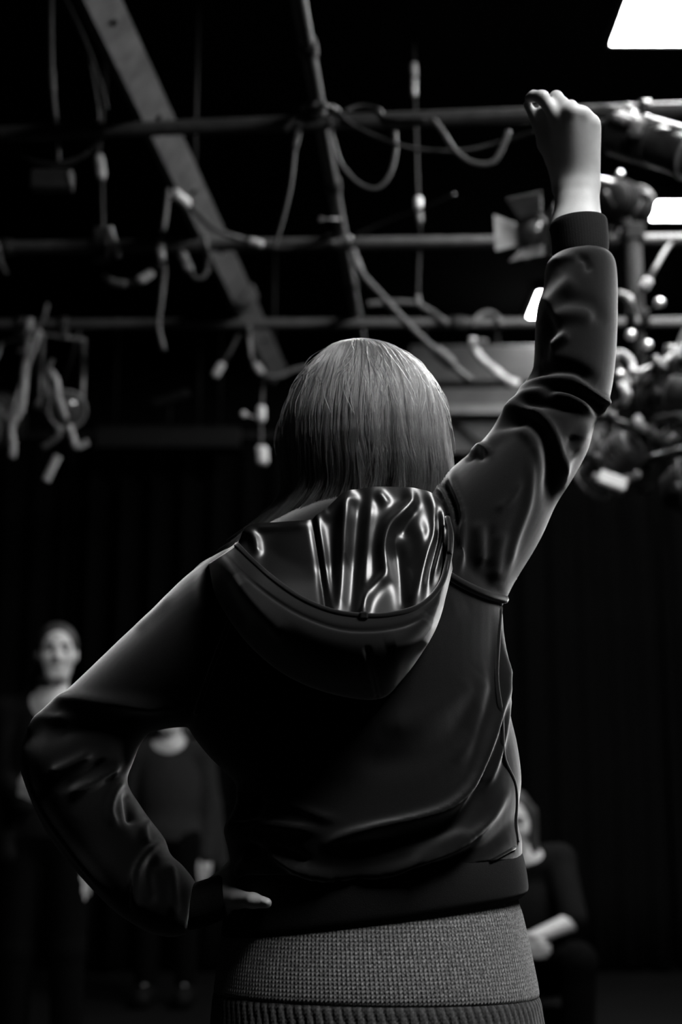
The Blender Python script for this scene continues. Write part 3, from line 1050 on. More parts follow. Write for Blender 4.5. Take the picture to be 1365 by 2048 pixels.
def head_sdf(F, c, R, s=1.0):
    """a head with a face; local -y is the way it looks"""
    q = lambda x, y, z: np.asarray(c) + np.asarray(R) @ (np.array([x, y, z]) * s)
    F.ell(q(0, 0.016, 0.032), np.array([0.073, 0.092, 0.083]) * s, R, 0.02)
    F.ell(q(0, -0.028, -0.032), np.array([0.063, 0.064, 0.080]) * s, R, 0.03)
    F.cone(q(-0.018, -0.068, -0.092), q(0.018, -0.068, -0.092), 0.020 * s, 0.020 * s, 0.04)
    for sg in (-1, 1):
        F.ell(q(sg * 0.032, -0.094, 0.004), np.array([0.017, 0.012, 0.011]) * s, R, 0.012, 'sub')
        F.cone(q(sg * 0.014, -0.087, 0.024), q(sg * 0.046, -0.075, 0.022), 0.007 * s, 0.006 * s, 0.012)
        F.ell(q(sg * 0.038, -0.064, -0.022), np.array([0.020, 0.016, 0.020]) * s, R, 0.035)
        F.ell(q(sg * 0.074, 0.010, -0.006), np.array([0.008, 0.018, 0.029]) * s, R, 0.01)
    F.cone(q(0, -0.090, 0.014), q(0, -0.108, -0.026), 0.007 * s, 0.0115 * s, 0.012)
    F.cone(q(-0.012, -0.094, -0.031), q(0.012, -0.094, -0.031), 0.0075 * s, 0.0075 * s, 0.008)
    F.cone(q(-0.018, -0.086, -0.058), q(0.018, -0.086, -0.058), 0.006 * s, 0.006 * s, 0.008)
    F.cone(q(-0.015, -0.085, -0.067), q(0.015, -0.085, -0.067), 0.0065 * s, 0.0065 * s, 0.006)
    return q


def face_parts(c, R, parent, s=1.0):
    q = lambda x, y, z: np.asarray(c) + np.asarray(R) @ (np.array([x, y, z]) * s)
    R = np.asarray(R)
    for sg in (-1, 1):
        v, f = lathe([(-0.0095 * s, 0.001), (-0.008 * s, 0.0052 * s), (-0.004 * s, 0.0086 * s), (0, 0.0095 * s), (0.005 * s, 0.0081 * s), (0.0085 * s, 0.0042 * s), (0.0095 * s, 0.001)], q(sg * 0.032, -0.080, 0.003), R @ np.array([0, -1, 0]), 16)
        obj('eye', v, f, 'eye', parent)
        v, f = tube([q(sg * 0.012, -0.0945, 0.024), q(sg * 0.028, -0.093, 0.031), q(sg * 0.047, -0.080, 0.026)], [0.004 * s, 0.0045 * s, 0.002 * s], 8)
        obj('eyebrow', v, f, 'brow', parent)
    v, f = tube([q(-0.021, -0.084, -0.0655), q(-0.010, -0.0915, -0.060), q(0, -0.0925, -0.060), q(0.010, -0.0915, -0.060), q(0.021, -0.084, -0.0655)], [0.002 * s, 0.006 * s, 0.0065 * s, 0.006 * s, 0.002 * s], 8)
    obj('lips', v, f, 'lips', parent)


HC = P(728, 845, 2.03) + np.array([0, 0, -0.035])
Raway = np.array([[-1, 0, 0], [0, -1, 0], [0, 0, 1.0]])
F3 = Field([-0.55, 1.72, -0.02], [0.55, 2.3, 2.0], 0.0065)
head_sdf(F3, HC, Raway)
sh_l, sh_r = P(450, 1190, 2.0), P(925, 1090, 2.0)
neck = P(715, 1060, 2.0)
F3.cone(HC + np.array([0, -0.01, -0.05]), neck + np.array([0, 0.02, 0]), 0.052, 0.055, 0.03)
F3.cone(neck, sh_l, 0.060, 0.055, 0.05)
F3.cone(neck, sh_r, 0.060, 0.055, 0.05)
ch, wa, hi = P(715, 1230, 2.0), P(748, 1540, 2.0), P(750, 1800, 2.0)
F3.ell(ch, (0.165, 0.10, 0.16), None, 0.05)
F3.ell((ch + wa) / 2, (0.145, 0.092, 0.15), None, 0.05)
F3.ell(wa, (0.135, 0.090, 0.12), None, 0.05)
F3.ell(hi, (0.175, 0.105, 0.12), None, 0.05)
el_r, wr_r = W(1146, 748), W(1157, 540)
F3.cone(sh_r, el_r, 0.045, 0.032, 0.02)
F3.cone(el_r, wr_r, 0.032, 0.024, 0.01)
el_l = P(118, 1530, 2.0)
F3.cone(sh_l, el_l, 0.048, 0.033, 0.02)
F3.cone(el_l, P(370, 1815, wristY), 0.032, 0.025, 0.01)
for sg in (-1, 1):
    hp = hi + np.array([sg * 0.09, 0, -0.06])
    kn = np.array([hp[0] - sg * 0.01, Y0 - 0.01, 0.47])
    an = np.array([hp[0] - sg * 0.01, Y0 - 0.03, 0.09])
    F3.cone(hp, kn, 0.082, 0.052, 0.03)
    F3.cone(kn, an, 0.050, 0.034, 0.02)
    F3.cone(an, an + np.array([0, 0.05, -0.05]), 0.034, 0.03, 0.02)
    F3.cone(an + np.array([0, -0.03, -0.055]), an + np.array([sg * 0.02, 0.16, -0.065]), 0.03, 0.022, 0.02)
bv, bf = F3.mesh()
V, Fc = merge((bv, bf.tolist()), (hv, hf.tolist()), (h2v, h2f.tolist()))
V, Fc = eval_mods(V, Fc, [('REMESH', dict(mode='VOXEL', voxel_size=0.0026)), ('SMOOTH', dict(factor=0.5, iterations=4))])
body = obj('body', V, Fc, 'skin', woman)
face_parts(HC, Raway, body)
for sg in (-1, 1):
    x = hi[0] + sg * 0.08
    F = Field([x - 0.09, 1.86, -0.005], [x + 0.09, 2.24, 0.2], 0.006)
    F.cone((x, 1.95, 0.05), (x + sg * 0.02, 2.12, 0.042), 0.048, 0.042, 0.03)
    F.cone((x, 1.965, 0.05), (x, 1.97, 0.15), 0.046, 0.046, 0.03)
    F.halfspace((0, 0, 0.002), (0, 0, -1))
    F.halfspace((0, 0, 0.16), (0, 0, 1))
    sv, sf = F.mesh()
    obj('shoe', sv, sf.tolist(), 'shoe', woman)
# thumbnail of the hand on the hip
nb = bvh_of(V, Fc)
nv, nf = [], []
for j in range(7):
    for i in range(9):
        a_ = (i / 8) * 2 - 1
        b_ = (j / 6) * 2 - 1
        x = 532 + 9.5 * a_
        y = 1802 + 7.0 * b_ * math.sqrt(max(0.0, 1 - 0.55 * a_ * a_)) + 1.2 * a_
        h = cast(nb, x, y)
        if h is None:
            h = P(x, y, tY[3])
        nv.append(h + np.array([0, -0.0009 * (1 - 0.7 * b_ * b_) - 0.0004, 0.0]))
for j in range(6):
    for i in range(8):
        nf.append([j * 9 + i, j * 9 + i + 1, (j + 1) * 9 + i + 1, (j + 1) * 9 + i])
obj('thumbnail', nv, nf, 'nail', body, label='pale thumbnail')

# --- hair: a dark base volume and strands falling from the crown
H_py = np.array([680, 687, 699, 720, 747, 776, 804, 832, 860, 900, 950, 1000, 1050.0])
H_l = np.array([708, 684, 655, 632, 611, 597, 586, 575, 567, 561, 563, 568, 560.0])
H_r = np.array([708, 752, 790, 822, 849, 868, 881, 889, 895, 900, 902, 896, 885.0])


def hair_pt(py, phi, rho, dx=0.0):
    """phi 0 = towards the camera, +90 = to the right"""
    l, r = np.interp(py, H_py, H_l), np.interp(py, H_py, H_r)
    Yc = 2.03
    Lw, Rw = P(l, py, Yc), P(r, py, Yc)
    c = 0.5 * (Lw + Rw)
    hw = 0.5 * (Rw[0] - Lw[0]) * rho
    dep = hw * (0.98 if math.cos(phi) > 0 else 0.9)
    return np.array([c[0] + hw * math.sin(phi) + dx, Yc - dep * math.cos(phi), c[2]])


hv_, hf_ = [], []
rows = np.concatenate([np.linspace(690, 720, 6), np.linspace(738, 985, 16)])
nph = 64
for py in rows:
    for k in range(nph):
        ph = -math.pi + 2 * math.pi * k / nph
        front = max(0.0, -math.cos(ph))
        p_eff = min(py, 985 - (985 - 760) * min(1.0, front * 1.5) ** 0.7) if front > 0.35 else py
        hv_.append(hair_pt(p_eff, ph, 0.90) - np.array([0, 0, 0.004]))
for i in range(len(rows) - 1):
    for k in range(nph):
        k2 = (k + 1) % nph
        hf_.append([i * nph + k, i * nph + k2, (i + 1) * nph + k2, (i + 1) * nph + k])
hf_.append([k for k in range(nph)])
hair = obj('hair', hv_, hf_, 'hair_base', woman, label='straight layered chin-length grey hair')
strands = []
locks = []
NS = 11000
for s_ in range(NS):
    ph = RNG.uniform(-2.15, 2.15) if s_ % 5 else RNG.uniform(-math.pi, math.pi)
    front = abs(ph) > 2.2
    start = 680.5 + 120 * RNG.uniform(0, 1) ** 2.2
    end = RNG.normal(988, 30) if not front else RNG.uniform(760, 790)
    lay = RNG.uniform(0, 1)
    rho = 0.935 + 0.075 * lay
    if RNG.uniform() < 0.3 and not front:
        end = RNG.uniform(900, 990)
    end += 38 * max(0.0, math.cos(ph))
    ph += 0.025 * math.sin(ph * 23)
    lk = math.floor(ph * 30 + 3.2 * math.sin(5 * ph + 0.4) + 2.1 * math.sin(11 * ph + 1.3) + RNG.normal(0, 0.45))
    clump = lk * 1.7
    lockv = (math.sin(lk * 12.9898) * 43758.5453) % 1.0
    pale = s_ % 14 == 0
    locks.append(3.2 if pale else lockv)
    rho = 1.012 if pale else rho + 0.022 * (lockv - 0.5)
    wave = 0.008 * math.sin(clump) + RNG.normal(0, 0.002)
    drift = RNG.normal(0, 0.045)
    n = 18
    pts = []
    left = max(0.0, math.sin(-ph)) if ph < 0 else 0.0
    flick = left ** 1.2 * (1.0 if math.cos(ph) > -0.2 else 0.0)
    for i in range(n):
        t_ = i / (n - 1)
        py = start + (end + 48 * flick - start) * t_ ** 1.35
        ph2 = ph + (0.12 * math.sin(clump * 3.1) + drift) * t_ * t_ + 0.02 * math.sin(t_ * 5 + clump)
        e = max(0.0, (py - 900) / 90)
        dx = wave * math.sin(t_ * 7 + clump) * min(1, e + 0.15) - 0.030 * flick * max(0, (py - 975) / 60) ** 1.5
        r2 = rho - 0.07 * e * e * (0.4 + 0.6 * math.cos(clump * 5)) * (1 - flick * 0.8)
        pts.append(hair_pt(py, ph2, max(r2, 0.75), dx))
    strands.append(np.array(pts))
for s_ in range(170):      # flyaways
    ph = RNG.uniform(-1.9, 1.9)
    st = RNG.uniform(681, 780)
    ln = RNG.uniform(40, 150)
    lift = RNG.uniform(0.01, 0.08)
    locks.append(0.7)
    pts = []
    for i in range(18):
        t_ = i / 17
        pts.append(hair_pt(st + ln * t_, ph + RNG.normal(0, 0.002) + 0.3 * t_ * math.sin(s_), 1.0 + lift * math.sin(math.pi * min(1, t_ * 0.8)) * (0.6 + t_)) + np.array([0, 0, 0.012 * lift * 8 * math.sin(math.pi * t_ * 0.7) * (1 if s_ % 3 == 0 else 0.2)]))
    strands.append(np.array(pts))
hc = bpy.data.hair_curves.new('hair_strands')
hc.add_curves([18] * len(strands))
allp = np.concatenate(strands) - origin(woman)
hc.attributes['position'].data.foreach_set('vector', allp.astype(np.float32).ravel())
ra = hc.attributes.get('radius') or hc.attributes.new('radius', 'FLOAT', 'POINT')
prof = np.concatenate([np.full(13, 1.0), np.linspace(0.95, 0.3, 5)]) * 0.00036
ra.data.foreach_set('value', np.tile(prof, len(strands)).astype(np.float32))
lk_a = hc.attributes.new('lock', 'FLOAT', 'CURVE')
lk_a.data.foreach_set('value', np.array(locks, np.float32))
ho = bpy.data.objects.new('hair_strands', hc)
COL.objects.link(ho)
hc.materials.append(M['hair'])
ho.parent = hair
ho['kind'] = 'stuff'

# ------------------------------------------------------------------ the people in the background
def bg_person(label, c_head, yaw, tilt, joints, shirt_mat, neck_cut, hair_kind, base, sleeve=0.6, group=None):
    """joints: sh_l, sh_r, el_*, wr_*, hd_*, chest, waist, hip, hp_l, hp_r, kn_*, an_* (world points, l/r as seen)"""
    p = thing('person', label, 'person', base, group)
    cy, sy = math.cos(yaw), math.sin(yaw)
    ct, st_ = math.cos(tilt), math.sin(tilt)
    R = np.array([[cy, -sy, 0], [sy, cy, 0], [0, 0, 1]]) @ np.array([[1, 0, 0], [0, ct, -st_], [0, st_, ct]])
    J = {k: np.asarray(v, float) for k, v in joints.items()}
    pts = np.array(list(J.values()) + [np.asarray(c_head)])
    lo, hi_ = pts.min(0) - 0.2, pts.max(0) + 0.2
    lo[2] = -0.01
    fwd = R @ np.array([0, -1, 0])
    neck_b = 0.5 * (J['sh_l'] + J['sh_r']) + np.array([0, 0, 0.03])

    def trunk(F, g=0.0, k=0.05):
        F.ell(J['chest'], np.array([0.155, 0.098, 0.17]) + g, None, k)
        F.ell(J['waist'], np.array([0.135, 0.088, 0.14]) + g, None, k)
        F.ell(J['hip'], np.array([0.165, 0.105, 0.12]) + g, None, k)
        F.ell((J['waist'] + J['chest']) / 2, np.array([0.14, 0.09, 0.13]) + g, None, k)
        for s_ in 'lr':
            F.cone(neck_b, J['sh_' + s_], 0.045 + g, 0.052 + g, k)

    F = Field(lo, hi_, 0.0062)
    head_sdf(F, c_head, R)
    F.cone(np.asarray(c_head) + R @ np.array([0, 0.02, -0.06]), neck_b, 0.050, 0.055, 0.03)
    trunk(F)
    for s_ in 'lr':
        F.cone(J['sh_' + s_], J['el_' + s_], 0.047, 0.036, 0.02)
        F.cone(J['el_' + s_], J['wr_' + s_], 0.036, 0.024, 0.012)
        w_, h_ = J['wr_' + s_], J['hd_' + s_]
        d = (h_ - w_) / np.linalg.norm(h_ - w_)
        side = np.cross(d, np.array([0, 1.0, 0.2]))
        side /= np.linalg.norm(side)
        nrm = np.cross(side, d)
        F.cone(w_, w_ + d * 0.075, 0.024, 0.022, 0.02)
        for kf, ln in zip((-1.5, -0.5, 0.5, 1.5), (0.062, 0.072, 0.068, 0.052)):
            a0 = w_ + d * 0.085 + side * kf * 0.018
            a1 = a0 + d * ln * 0.6 + nrm * 0.012
            F.cone(w_ + d * 0.03 + side * kf * 0.010, a0, 0.018, 0.012, 0.012)
            F.cone(a0, a1, 0.0105, 0.0095, 0.006)
            F.cone(a1, a1 + d * ln * 0.4 + nrm * 0.018, 0.0095, 0.0080, 0.005)
        tb = w_ + d * 0.03 + side * (0.026 if s_ == 'l' else -0.026)
        t1 = tb + d * 0.04 + side * (0.02 if s_ == 'l' else -0.02)
        F.cone(tb, t1, 0.014, 0.0115, 0.012)
        F.cone(t1, t1 + d * 0.032, 0.011, 0.009, 0.006)
        F.cone(J['hp_' + s_], J['kn_' + s_], 0.080, 0.052, 0.03)
        F.cone(J['kn_' + s_], J['an_' + s_], 0.050, 0.034, 0.02)
        F.cone(J['an_' + s_], J['an_' + s_] + np.array([0, -0.13, -0.045]), 0.034, 0.026, 0.02)
    v, f = F.mesh()
    body_ = obj('body', v, f.tolist(), 'skin', p)
    face_parts(c_head, R, body_)
    # shirt
    F = Field(lo, hi_, 0.0075)
    trunk(F, 0.014)
    F.halfspace((0, 0, J['hip'][2] - 0.03), (0, 0, -1))
    for s_ in 'lr':
        e = J['sh_' + s_] + (J['el_' + s_] - J['sh_' + s_]) * sleeve
        F.cone(J['sh_' + s_], e, 0.062, 0.054, 0.02)
        if sleeve >= 1.0:
            F.cone(J['el_' + s_], J['el_' + s_] + (J['wr_' + s_] - J['el_' + s_]) * (sleeve - 1.0) + 1e-4, 0.054, 0.042, 0.02)
    F.ell(neck_b + fwd * 0.05 + np.array([0, 0, 0.035]), (0.088, 0.11, neck_cut), None, 0.01, 'sub')
    v, f = F.mesh()
    obj('shirt', v, f.tolist(), shirt_mat, p)
    F = Field(lo, hi_, 0.009)
    F.ell(J['hip'], (0.172, 0.112, 0.11), None, 0.03)
    F.halfspace((0, 0, J['hip'][2] + 0.09), (0, 0, 1))
    for s_ in 'lr':
        F.cone(J['hp_' + s_], J['kn_' + s_], 0.094, 0.068, 0.03)
        F.cone(J['kn_' + s_], J['an_' + s_] + np.array([0, 0, 0.02]), 0.068, 0.055, 0.02)
    v, f = F.mesh()
    obj('trousers', v, f.tolist(), 'trousers', p)
    for s_ in 'lr':
        a = J['an_' + s_]
        F = Field(a - np.array([0.08, 0.24, 0.1]), a + np.array([0.08, 0.1, 0.06]), 0.007)
        F.cone(a + np.array([0, 0.03, -0.04]), a + np.array([0, -0.14, -0.045]), 0.058, 0.050, 0.02)
        F.cone(a + np.array([0, 0, -0.03]), a + np.array([0, 0, 0.03]), 0.046, 0.044, 0.02)
        F.halfspace((0, 0, 0.003), (0, 0, -1))
        F.halfspace((0, 0, a[2] + 0.04), (0, 0, 1))
        v, f = F.mesh()
        obj('shoe', v, f.tolist(), 'shoe', p)
    # hair
    q = lambda x, y, z: np.asarray(c_head) + R @ np.array([x, y, z])
    F = Field(np.asarray(c_head) - 0.3, np.asarray(c_head) + 0.2, 0.006)
    F.ell(q(0, 0.020, 0.034), (0.081, 0.098, 0.090), R, 0.01)
    F.ell(q(0, -0.095, -0.004), (0.074, 0.080, 0.098), R, 0.012, 'sub')
    F.ell(q(0, -0.02, -0.095), (0.12, 0.10, 0.075), R, 0.012, 'sub')
    if hair_kind == 'ponytail':
        F.ell(q(-0.02, 0.105, 0.0), (0.030, 0.026, 0.032), R, 0.015)
        F.cone(q(-0.03, 0.12, -0.01), q(-0.075, 0.10, -0.10), 0.026, 0.022, 0.02)
        F.cone(q(-0.075, 0.10, -0.10), q(-0.08, 0.085, -0.17), 0.022, 0.008, 0.02)
    else:
        for sg in (-1, 1):
            F.cone(q(sg * 0.078, 0.02, 0.03), q(sg * 0.085, 0.01, -0.11), 0.022, 0.018, 0.03)
            F.cone(q(sg * 0.04, 0.09, 0.0), q(sg * 0.05, 0.075, -0.12), 0.03, 0.025, 0.03)
    v, f = F.mesh()
    obj('hair', v, f.tolist(), 'dark_hair', p)
    return p


def standing(px, Y, py_head, lean=0.0):
    c = P(px, py_head, Y)
    zt = c[2]
    k = zt / 1.57
    x = c[0] - lean
    return c, dict(chest=(x, Y + 0.01, 1.20 * k), waist=(x, Y + 0.01, 1.02 * k), hip=(x, Y + 0.01, 0.90 * k),
                   sh_l=(x - 0.165, Y + 0.01, 1.345 * k), sh_r=(x + 0.165, Y + 0.01, 1.345 * k),
                   hp_l=(x - 0.085, Y, 0.86 * k), hp_r=(x + 0.085, Y, 0.86 * k), kn_l=(x - 0.095, Y - 0.01, 0.47), kn_r=(x + 0.095, Y - 0.01, 0.47),
                   an_l=(x - 0.10, Y + 0.02, 0.09), an_r=(x + 0.10, Y + 0.02, 0.09))


Y1 = 5.5
c1, j1 = standing(114, Y1, 1307, 0.015)
j1['el_l'] = P(18, 1560, Y1 - 0.02)
j1['wr_l'] = P(46, 1606, Y1 - 0.16)
j1['hd_l'] = P(66, 1572, Y1 - 0.20)
j1['el_r'] = np.array(j1['sh_r']) + np.array([0.05, 0.02, -0.28])
j1['wr_r'] = P(160, 1712, Y1 - 0.02)
j1['hd_r'] = P(160, 1750, Y1 - 0.04)
bg_person('dark-haired person in a black scoop-neck top standing with a solemn face', c1, 0.22, 0.0, j1, 'tee', 0.105, 'ponytail', (c1[0], Y1, 0), sleeve=2.05)

Y3 = 7.4
c3, j3 = standing(343, Y3, 1424)
for s_, sg in (('l', -1), ('r', 1)):
    sh = np.array(j3['sh_' + s_])
    j3['el_' + s_] = sh + np.array([sg * 0.04, 0.02, -0.26])
    j3['wr_' + s_] = sh + np.array([sg * 0.03, -0.03, -0.49])
    j3['hd_' + s_] = sh + np.array([sg * 0.02, -0.05, -0.58])
bg_person('standing person in charcoal top seen through the crook of the bent arm', c3, -0.1, 0.0, j3, 'grey_tee', 0.07, 'loose', (c3[0], Y3, 0), sleeve=2.12)

Y2 = 5.6
c2 = P(1024, 1642, Y2)
x2, z2 = c2[0], c2[2]
j2 = dict(chest=(x2 + 0.06, Y2 + 0.10, z2 - 0.33), waist=(x2 + 0.07, Y2 + 0.16, z2 - 0.44), hip=(x2 + 0.07, Y2 + 0.20, 0.36),
          sh_l=(x2 - 0.11, Y2 + 0.06, z2 - 0.21), sh_r=P(1118, 1722, Y2 + 0.06), hp_l=(x2 - 0.02, Y2 + 0.16, 0.36), hp_r=(x2 + 0.16, Y2 + 0.16, 0.36),
          kn_l=(x2 - 0.10, Y2 - 0.24, 0.44), kn_r=(x2 + 0.20, Y2 - 0.24, 0.44), an_l=(x2 - 0.10, Y2 - 0.20, 0.09), an_r=(x2 + 0.20, Y2 - 0.20, 0.09),
          el_l=(x2 - 0.19, Y2 - 0.06, 0.56), wr_l=(x2 - 0.06, Y2 - 0.24, 0.50), hd_l=(x2 + 0.02, Y2 - 0.26, 0.49),
          el_r=P(1148, 1842, Y2 - 0.10), wr_r=P(1048, 1884, Y2 - 0.20), hd_r=P(1010, 1896, Y2 - 0.24))
bg_person('crouched person in black short sleeves sitting low with a bare forearm across the knee', c2, -0.1, 0.15, j2, 'tee', 0.04, 'loose', (x2 + 0.06, Y2 + 0.1, 0), sleeve=0.95)
t = thing('wooden_box', 'low black plywood box under the crouched person', 'box', (x2 + 0.07, Y2 + 0.22, 0.0))
obj('lid', *box((x2 + 0.07, Y2 + 0.22, 0.205), (0.40, 0.24, 0.03), bev=0.004), 'box', t, False)
for sx in (-1, 1):
    obj('side_panel', *box((x2 + 0.07 + sx * 0.18, Y2 + 0.22, 0.095), (0.02, 0.20, 0.19), bev=0.003), 'box', t, False)
    obj('front_panel', *box((x2 + 0.07, Y2 + 0.22 + sx * 0.09, 0.095), (0.34, 0.02, 0.19), bev=0.003), 'box', t, False)

# ------------------------------------------------------------------ lighting grid, cables and lanterns overhead
ZG = 3.1
OBST = []          # (end, end, radius) of pipes and housings that cables lie against
PR = 0.024


def pipe(a, b, r, m, label, name='scaffold_pipe', group='pipes of the lighting grid', couplers=()):
    a, b = np.asarray(a, float), np.asarray(b, float)
    t = thing(name, label, 'pipe', tuple(0.5 * (a + b)), group)
    OBST.append((a, b, r))
    v, f = tube(np.linspace(a, b, 12), r, 20)
    obj('tube', v, f, m, t)
    for s in couplers:
        c = a + (b - a) * s
        d = (b - a) / np.linalg.norm(b - a)
        OBST.append((c - d * 0.035, c + d * 0.035, r + 0.008))
        v, f = lathe([(-0.035, r + 0.002), (-0.03, r + 0.008), (0.03, r + 0.008), (0.035, r + 0.002)], c, d, 20)
        obj('coupler', v, f, 'dark_pipe', t)
    for e, s in ((a, -1), (b, 1)):
        d = (b - a) / np.linalg.norm(b - a) * s
        v, f = lathe([(0, r + 0.001), (0.006, r + 0.001), (0.008, r * 0.6)], e, d, 20)
        obj('end_cap', v, f, 'dark_pipe', t)
    return t


def line_through(p, q, x0, x1):
    k0, k1 = (x0 - p[0]) / (q[0] - p[0]), (x1 - p[0]) / (q[0] - p[0])
    return p + (q - p) * k0, p + (q - p) * k1


g1a, g1b = line_through(PZ(330, 256, ZG), PZ(1365, 219, ZG), -3.4, 3.6)
g2a, g2b = line_through(PZ(700, 487, ZG), PZ(1300, 480, ZG), -3.4, 3.6)
g3a, g3b = line_through(PZ(0, 649, ZG), PZ(1365, 645, ZG), -3.4, 3.6)
pipe(g1a, g1b, PR, 'pipe', 'grey grid pipe crossing behind the raised fist', couplers=(0.2, 0.85))
mid_pipe = pipe(g2a, g2b, PR, 'pipe', 'grey grid pipe crossing just behind the raised cuff', couplers=(0.3, 0.8))
pipe(g3a, g3b, PR, 'pipe', 'grey grid pipe crossing just above the grey-haired head', couplers=(0.25, 0.56, 0.8))


def Yg(which, x):
    a, b = {1: (g1a, g1b), 2: (g2a, g2b), 3: (g3a, g3b)}[which]
    return a[1] + (b[1] - a[1]) * (x - a[0]) / (b[0] - a[0])


top = ZG + 2 * PR + 0.004
zq = ZG + 1.9 * PR - 0.001
q0, q1 = PZ(604, 30, zq), PZ(716, 640, zq)
dq = q1 - q0
depth_pipe = pipe(q0 - dq * 0.9, q1 + dq * 0.25, PR * 0.9, 'pipe', 'grey pipe running away over the cross pipes above the head', couplers=(0.45, 0.62, 0.8))

# slotted rail running the same way on the left
b0, b1 = PZ(300, 200, top + 0.015), PZ(508, 640, top + 0.015)
db = b1 - b0
s0, s1 = b0 - db * 0.75, b1 + db * 0.42
rail = thing('steel_rail', 'wide flat galvanised rail slanting away over the grid on the left', 'rail', tuple(0.5 * (s0 + s1)))
ax = (s1 - s0) / np.linalg.norm(s1 - s0)
Rr = frame_from(ax)
roll = -math.radians(50)
Rr = Rr @ np.array([[math.cos(roll), -math.sin(roll), 0], [math.sin(roll), math.cos(roll), 0], [0, 0, 1]])
Ln = np.linalg.norm(s1 - s0)
obj('web', *box(0.5 * (s0 + s1), (0.10, 0.006, Ln), Rr), 'beam', rail, False)
for sg in (-1, 1):
    obj('flange', *box(0.5 * (s0 + s1) + Rr @ np.array([sg * 0.05, 0.022, 0]), (0.006, 0.05, Ln), Rr), 'beam', rail, False)
for k in range(7):
    c = s0 + (s1 - s0) * (0.12 + 0.125 * k)
    obj('bolt', *lathe([(0, 0.011), (0.008, 0.011), (0.010, 0.006)], c + Rr @ np.array([0.0, -0.003, 0]), Rr @ np.array([0, -1, 0]), 6), 'dark_pipe', rail, False)
cc = PZ(492, 600, top + 0.015)
obj('splice_plate', *box(cc + Rr @ np.array([-0.012, -0.006, 0]), (0.10, 0.008, 0.16), Rr, 0.002), 'beam', rail, False)
obj('cable_hook', *box(cc + Rr @ np.array([0.012, -0.016, 0.02]), (0.034, 0.018, 0.07), Rr, 0.003), 'lantern', rail, False)
for k in (0.05, 0.5, 0.95):
    c = s0 + (s1 - s0) * k
    obj('hanger', *tube([c + np.array([0, 0, 0.02]), np.array([c[0], c[1], ZC])], 0.007, 8), 'dark_pipe', rail)
for (px_, which) in ((-1.75, 1), (2.2, 1), (-2.2, 2), (2.4, 2), (-1.9, 3), (2.6, 3)):
    yy = Yg(which, px_)
    o = obj('hanger_rod', *tube([(px_, yy, ZG + PR), (px_, yy, ZC)], 0.008, 8), 'dark_pipe')
    tag(o, 'thin black threaded rod hanging a grid pipe from the ceiling', 'hanger', 'hanger rods of the lighting grid')


def clear_of(c, r):
    """lay a cable against the near side of pipes, rail, housings and other cables instead of through them"""
    c = c.copy()
    A = np.array([o[0] for o in OBST])
    D = np.array([o[1] for o in OBST]) - A
    R = np.array([o[2] for o in OBST])
    DD = np.einsum('ij,ij->i', D, D) + 1e-12

    def inside(p):
        rel = p[:, None, :] - A[None]
        t_ = np.clip(np.einsum('pij,ij->pi', rel, D) / DD, 0, 1)
        dist = np.linalg.norm(rel - t_[..., None] * D[None], axis=2)
        hit = (dist < R[None] + 0.9 * r).any(1)
        l = (p - s0) @ Rr
        return hit | ((abs(l[:, 0]) < 0.053 + 0.9 * r) & (l[:, 1] > -0.003 - 0.9 * r) & (l[:, 1] < 0.047 + 0.9 * r) & (l[:, 2] > 0) & (l[:, 2] < Ln))
    ray = CAM - c
    ray /= np.linalg.norm(ray, axis=1)[:, None]
    moved = np.zeros(len(c))
    for _ in range(70):
        m = inside(c + ray * moved[:, None])
        if not m.any():
            break
        moved[m] += 0.004
    m2 = moved.copy()
    for _ in range(6):
        sm = m2.copy()
        sm[1:-1] = np.maximum(0.5 * (m2[:-2] + m2[2:]), m2[1:-1])
        m2 = np.maximum(moved, 0.5 * sm + 0.5 * m2)
    for _ in range(70):
        m = inside(c + ray * m2[:, None])
        if not m.any():
            break
        m2[m] += 0.004
    return c + ray * m2[:, None]


def cable(pts, r, m, label, name='cable', n=40, plugs=(), group=None):
    """pts: (px, py, distance y); plugs: (from, to, radius, material) along the run"""
    w = np.array([P(*p) for p in pts])
    c = clear_of(resample(w, n), max([r] + [q_[2] for q_ in plugs]))
    rp_ = max([r] + [0.85 * q_[2] for q_ in plugs])
    OBST.extend((c[i], c[i + 1], rp_) for i in range(len(c) - 1))
    if not plugs:
        v, f = tube(c, r, 8)
        o = obj(name, v, f, m)
        return tag(o, label, 'cable', group)
    t = thing(name, label, 'cable', tuple(c[0]), group)
    v, f = tube(c, r, 8)
    obj('sheath', v, f, m, t)
    d = np.r_[0, np.cumsum(np.linalg.norm(np.diff(c, axis=0), axis=1))]
    d /= d[-1]
    for (a, b, rr, mm) in plugs:
        tt = np.linspace(a, b, 7)
        pp = np.stack([np.interp(tt, d, c[:, i]) for i in range(3)], 1)
        v, f = tube(pp, rr * np.array([0.8, 1, 1, 0.94, 1, 1, 0.75]), 12)
        obj('plug', v, f, mm, t)
    return t


y1l, y1c, y1r = Yg(1, -1.0), Yg(1, 0), Yg(1, 0.9)
y2l, y2c, y2r = Yg(2, -1.2), Yg(2, 0), Yg(2, 1.2)
y3l, y3c, y3r = Yg(3, -1.5), Yg(3, 0), Yg(3, 1.5)
C, K = 'cable', 'connector'
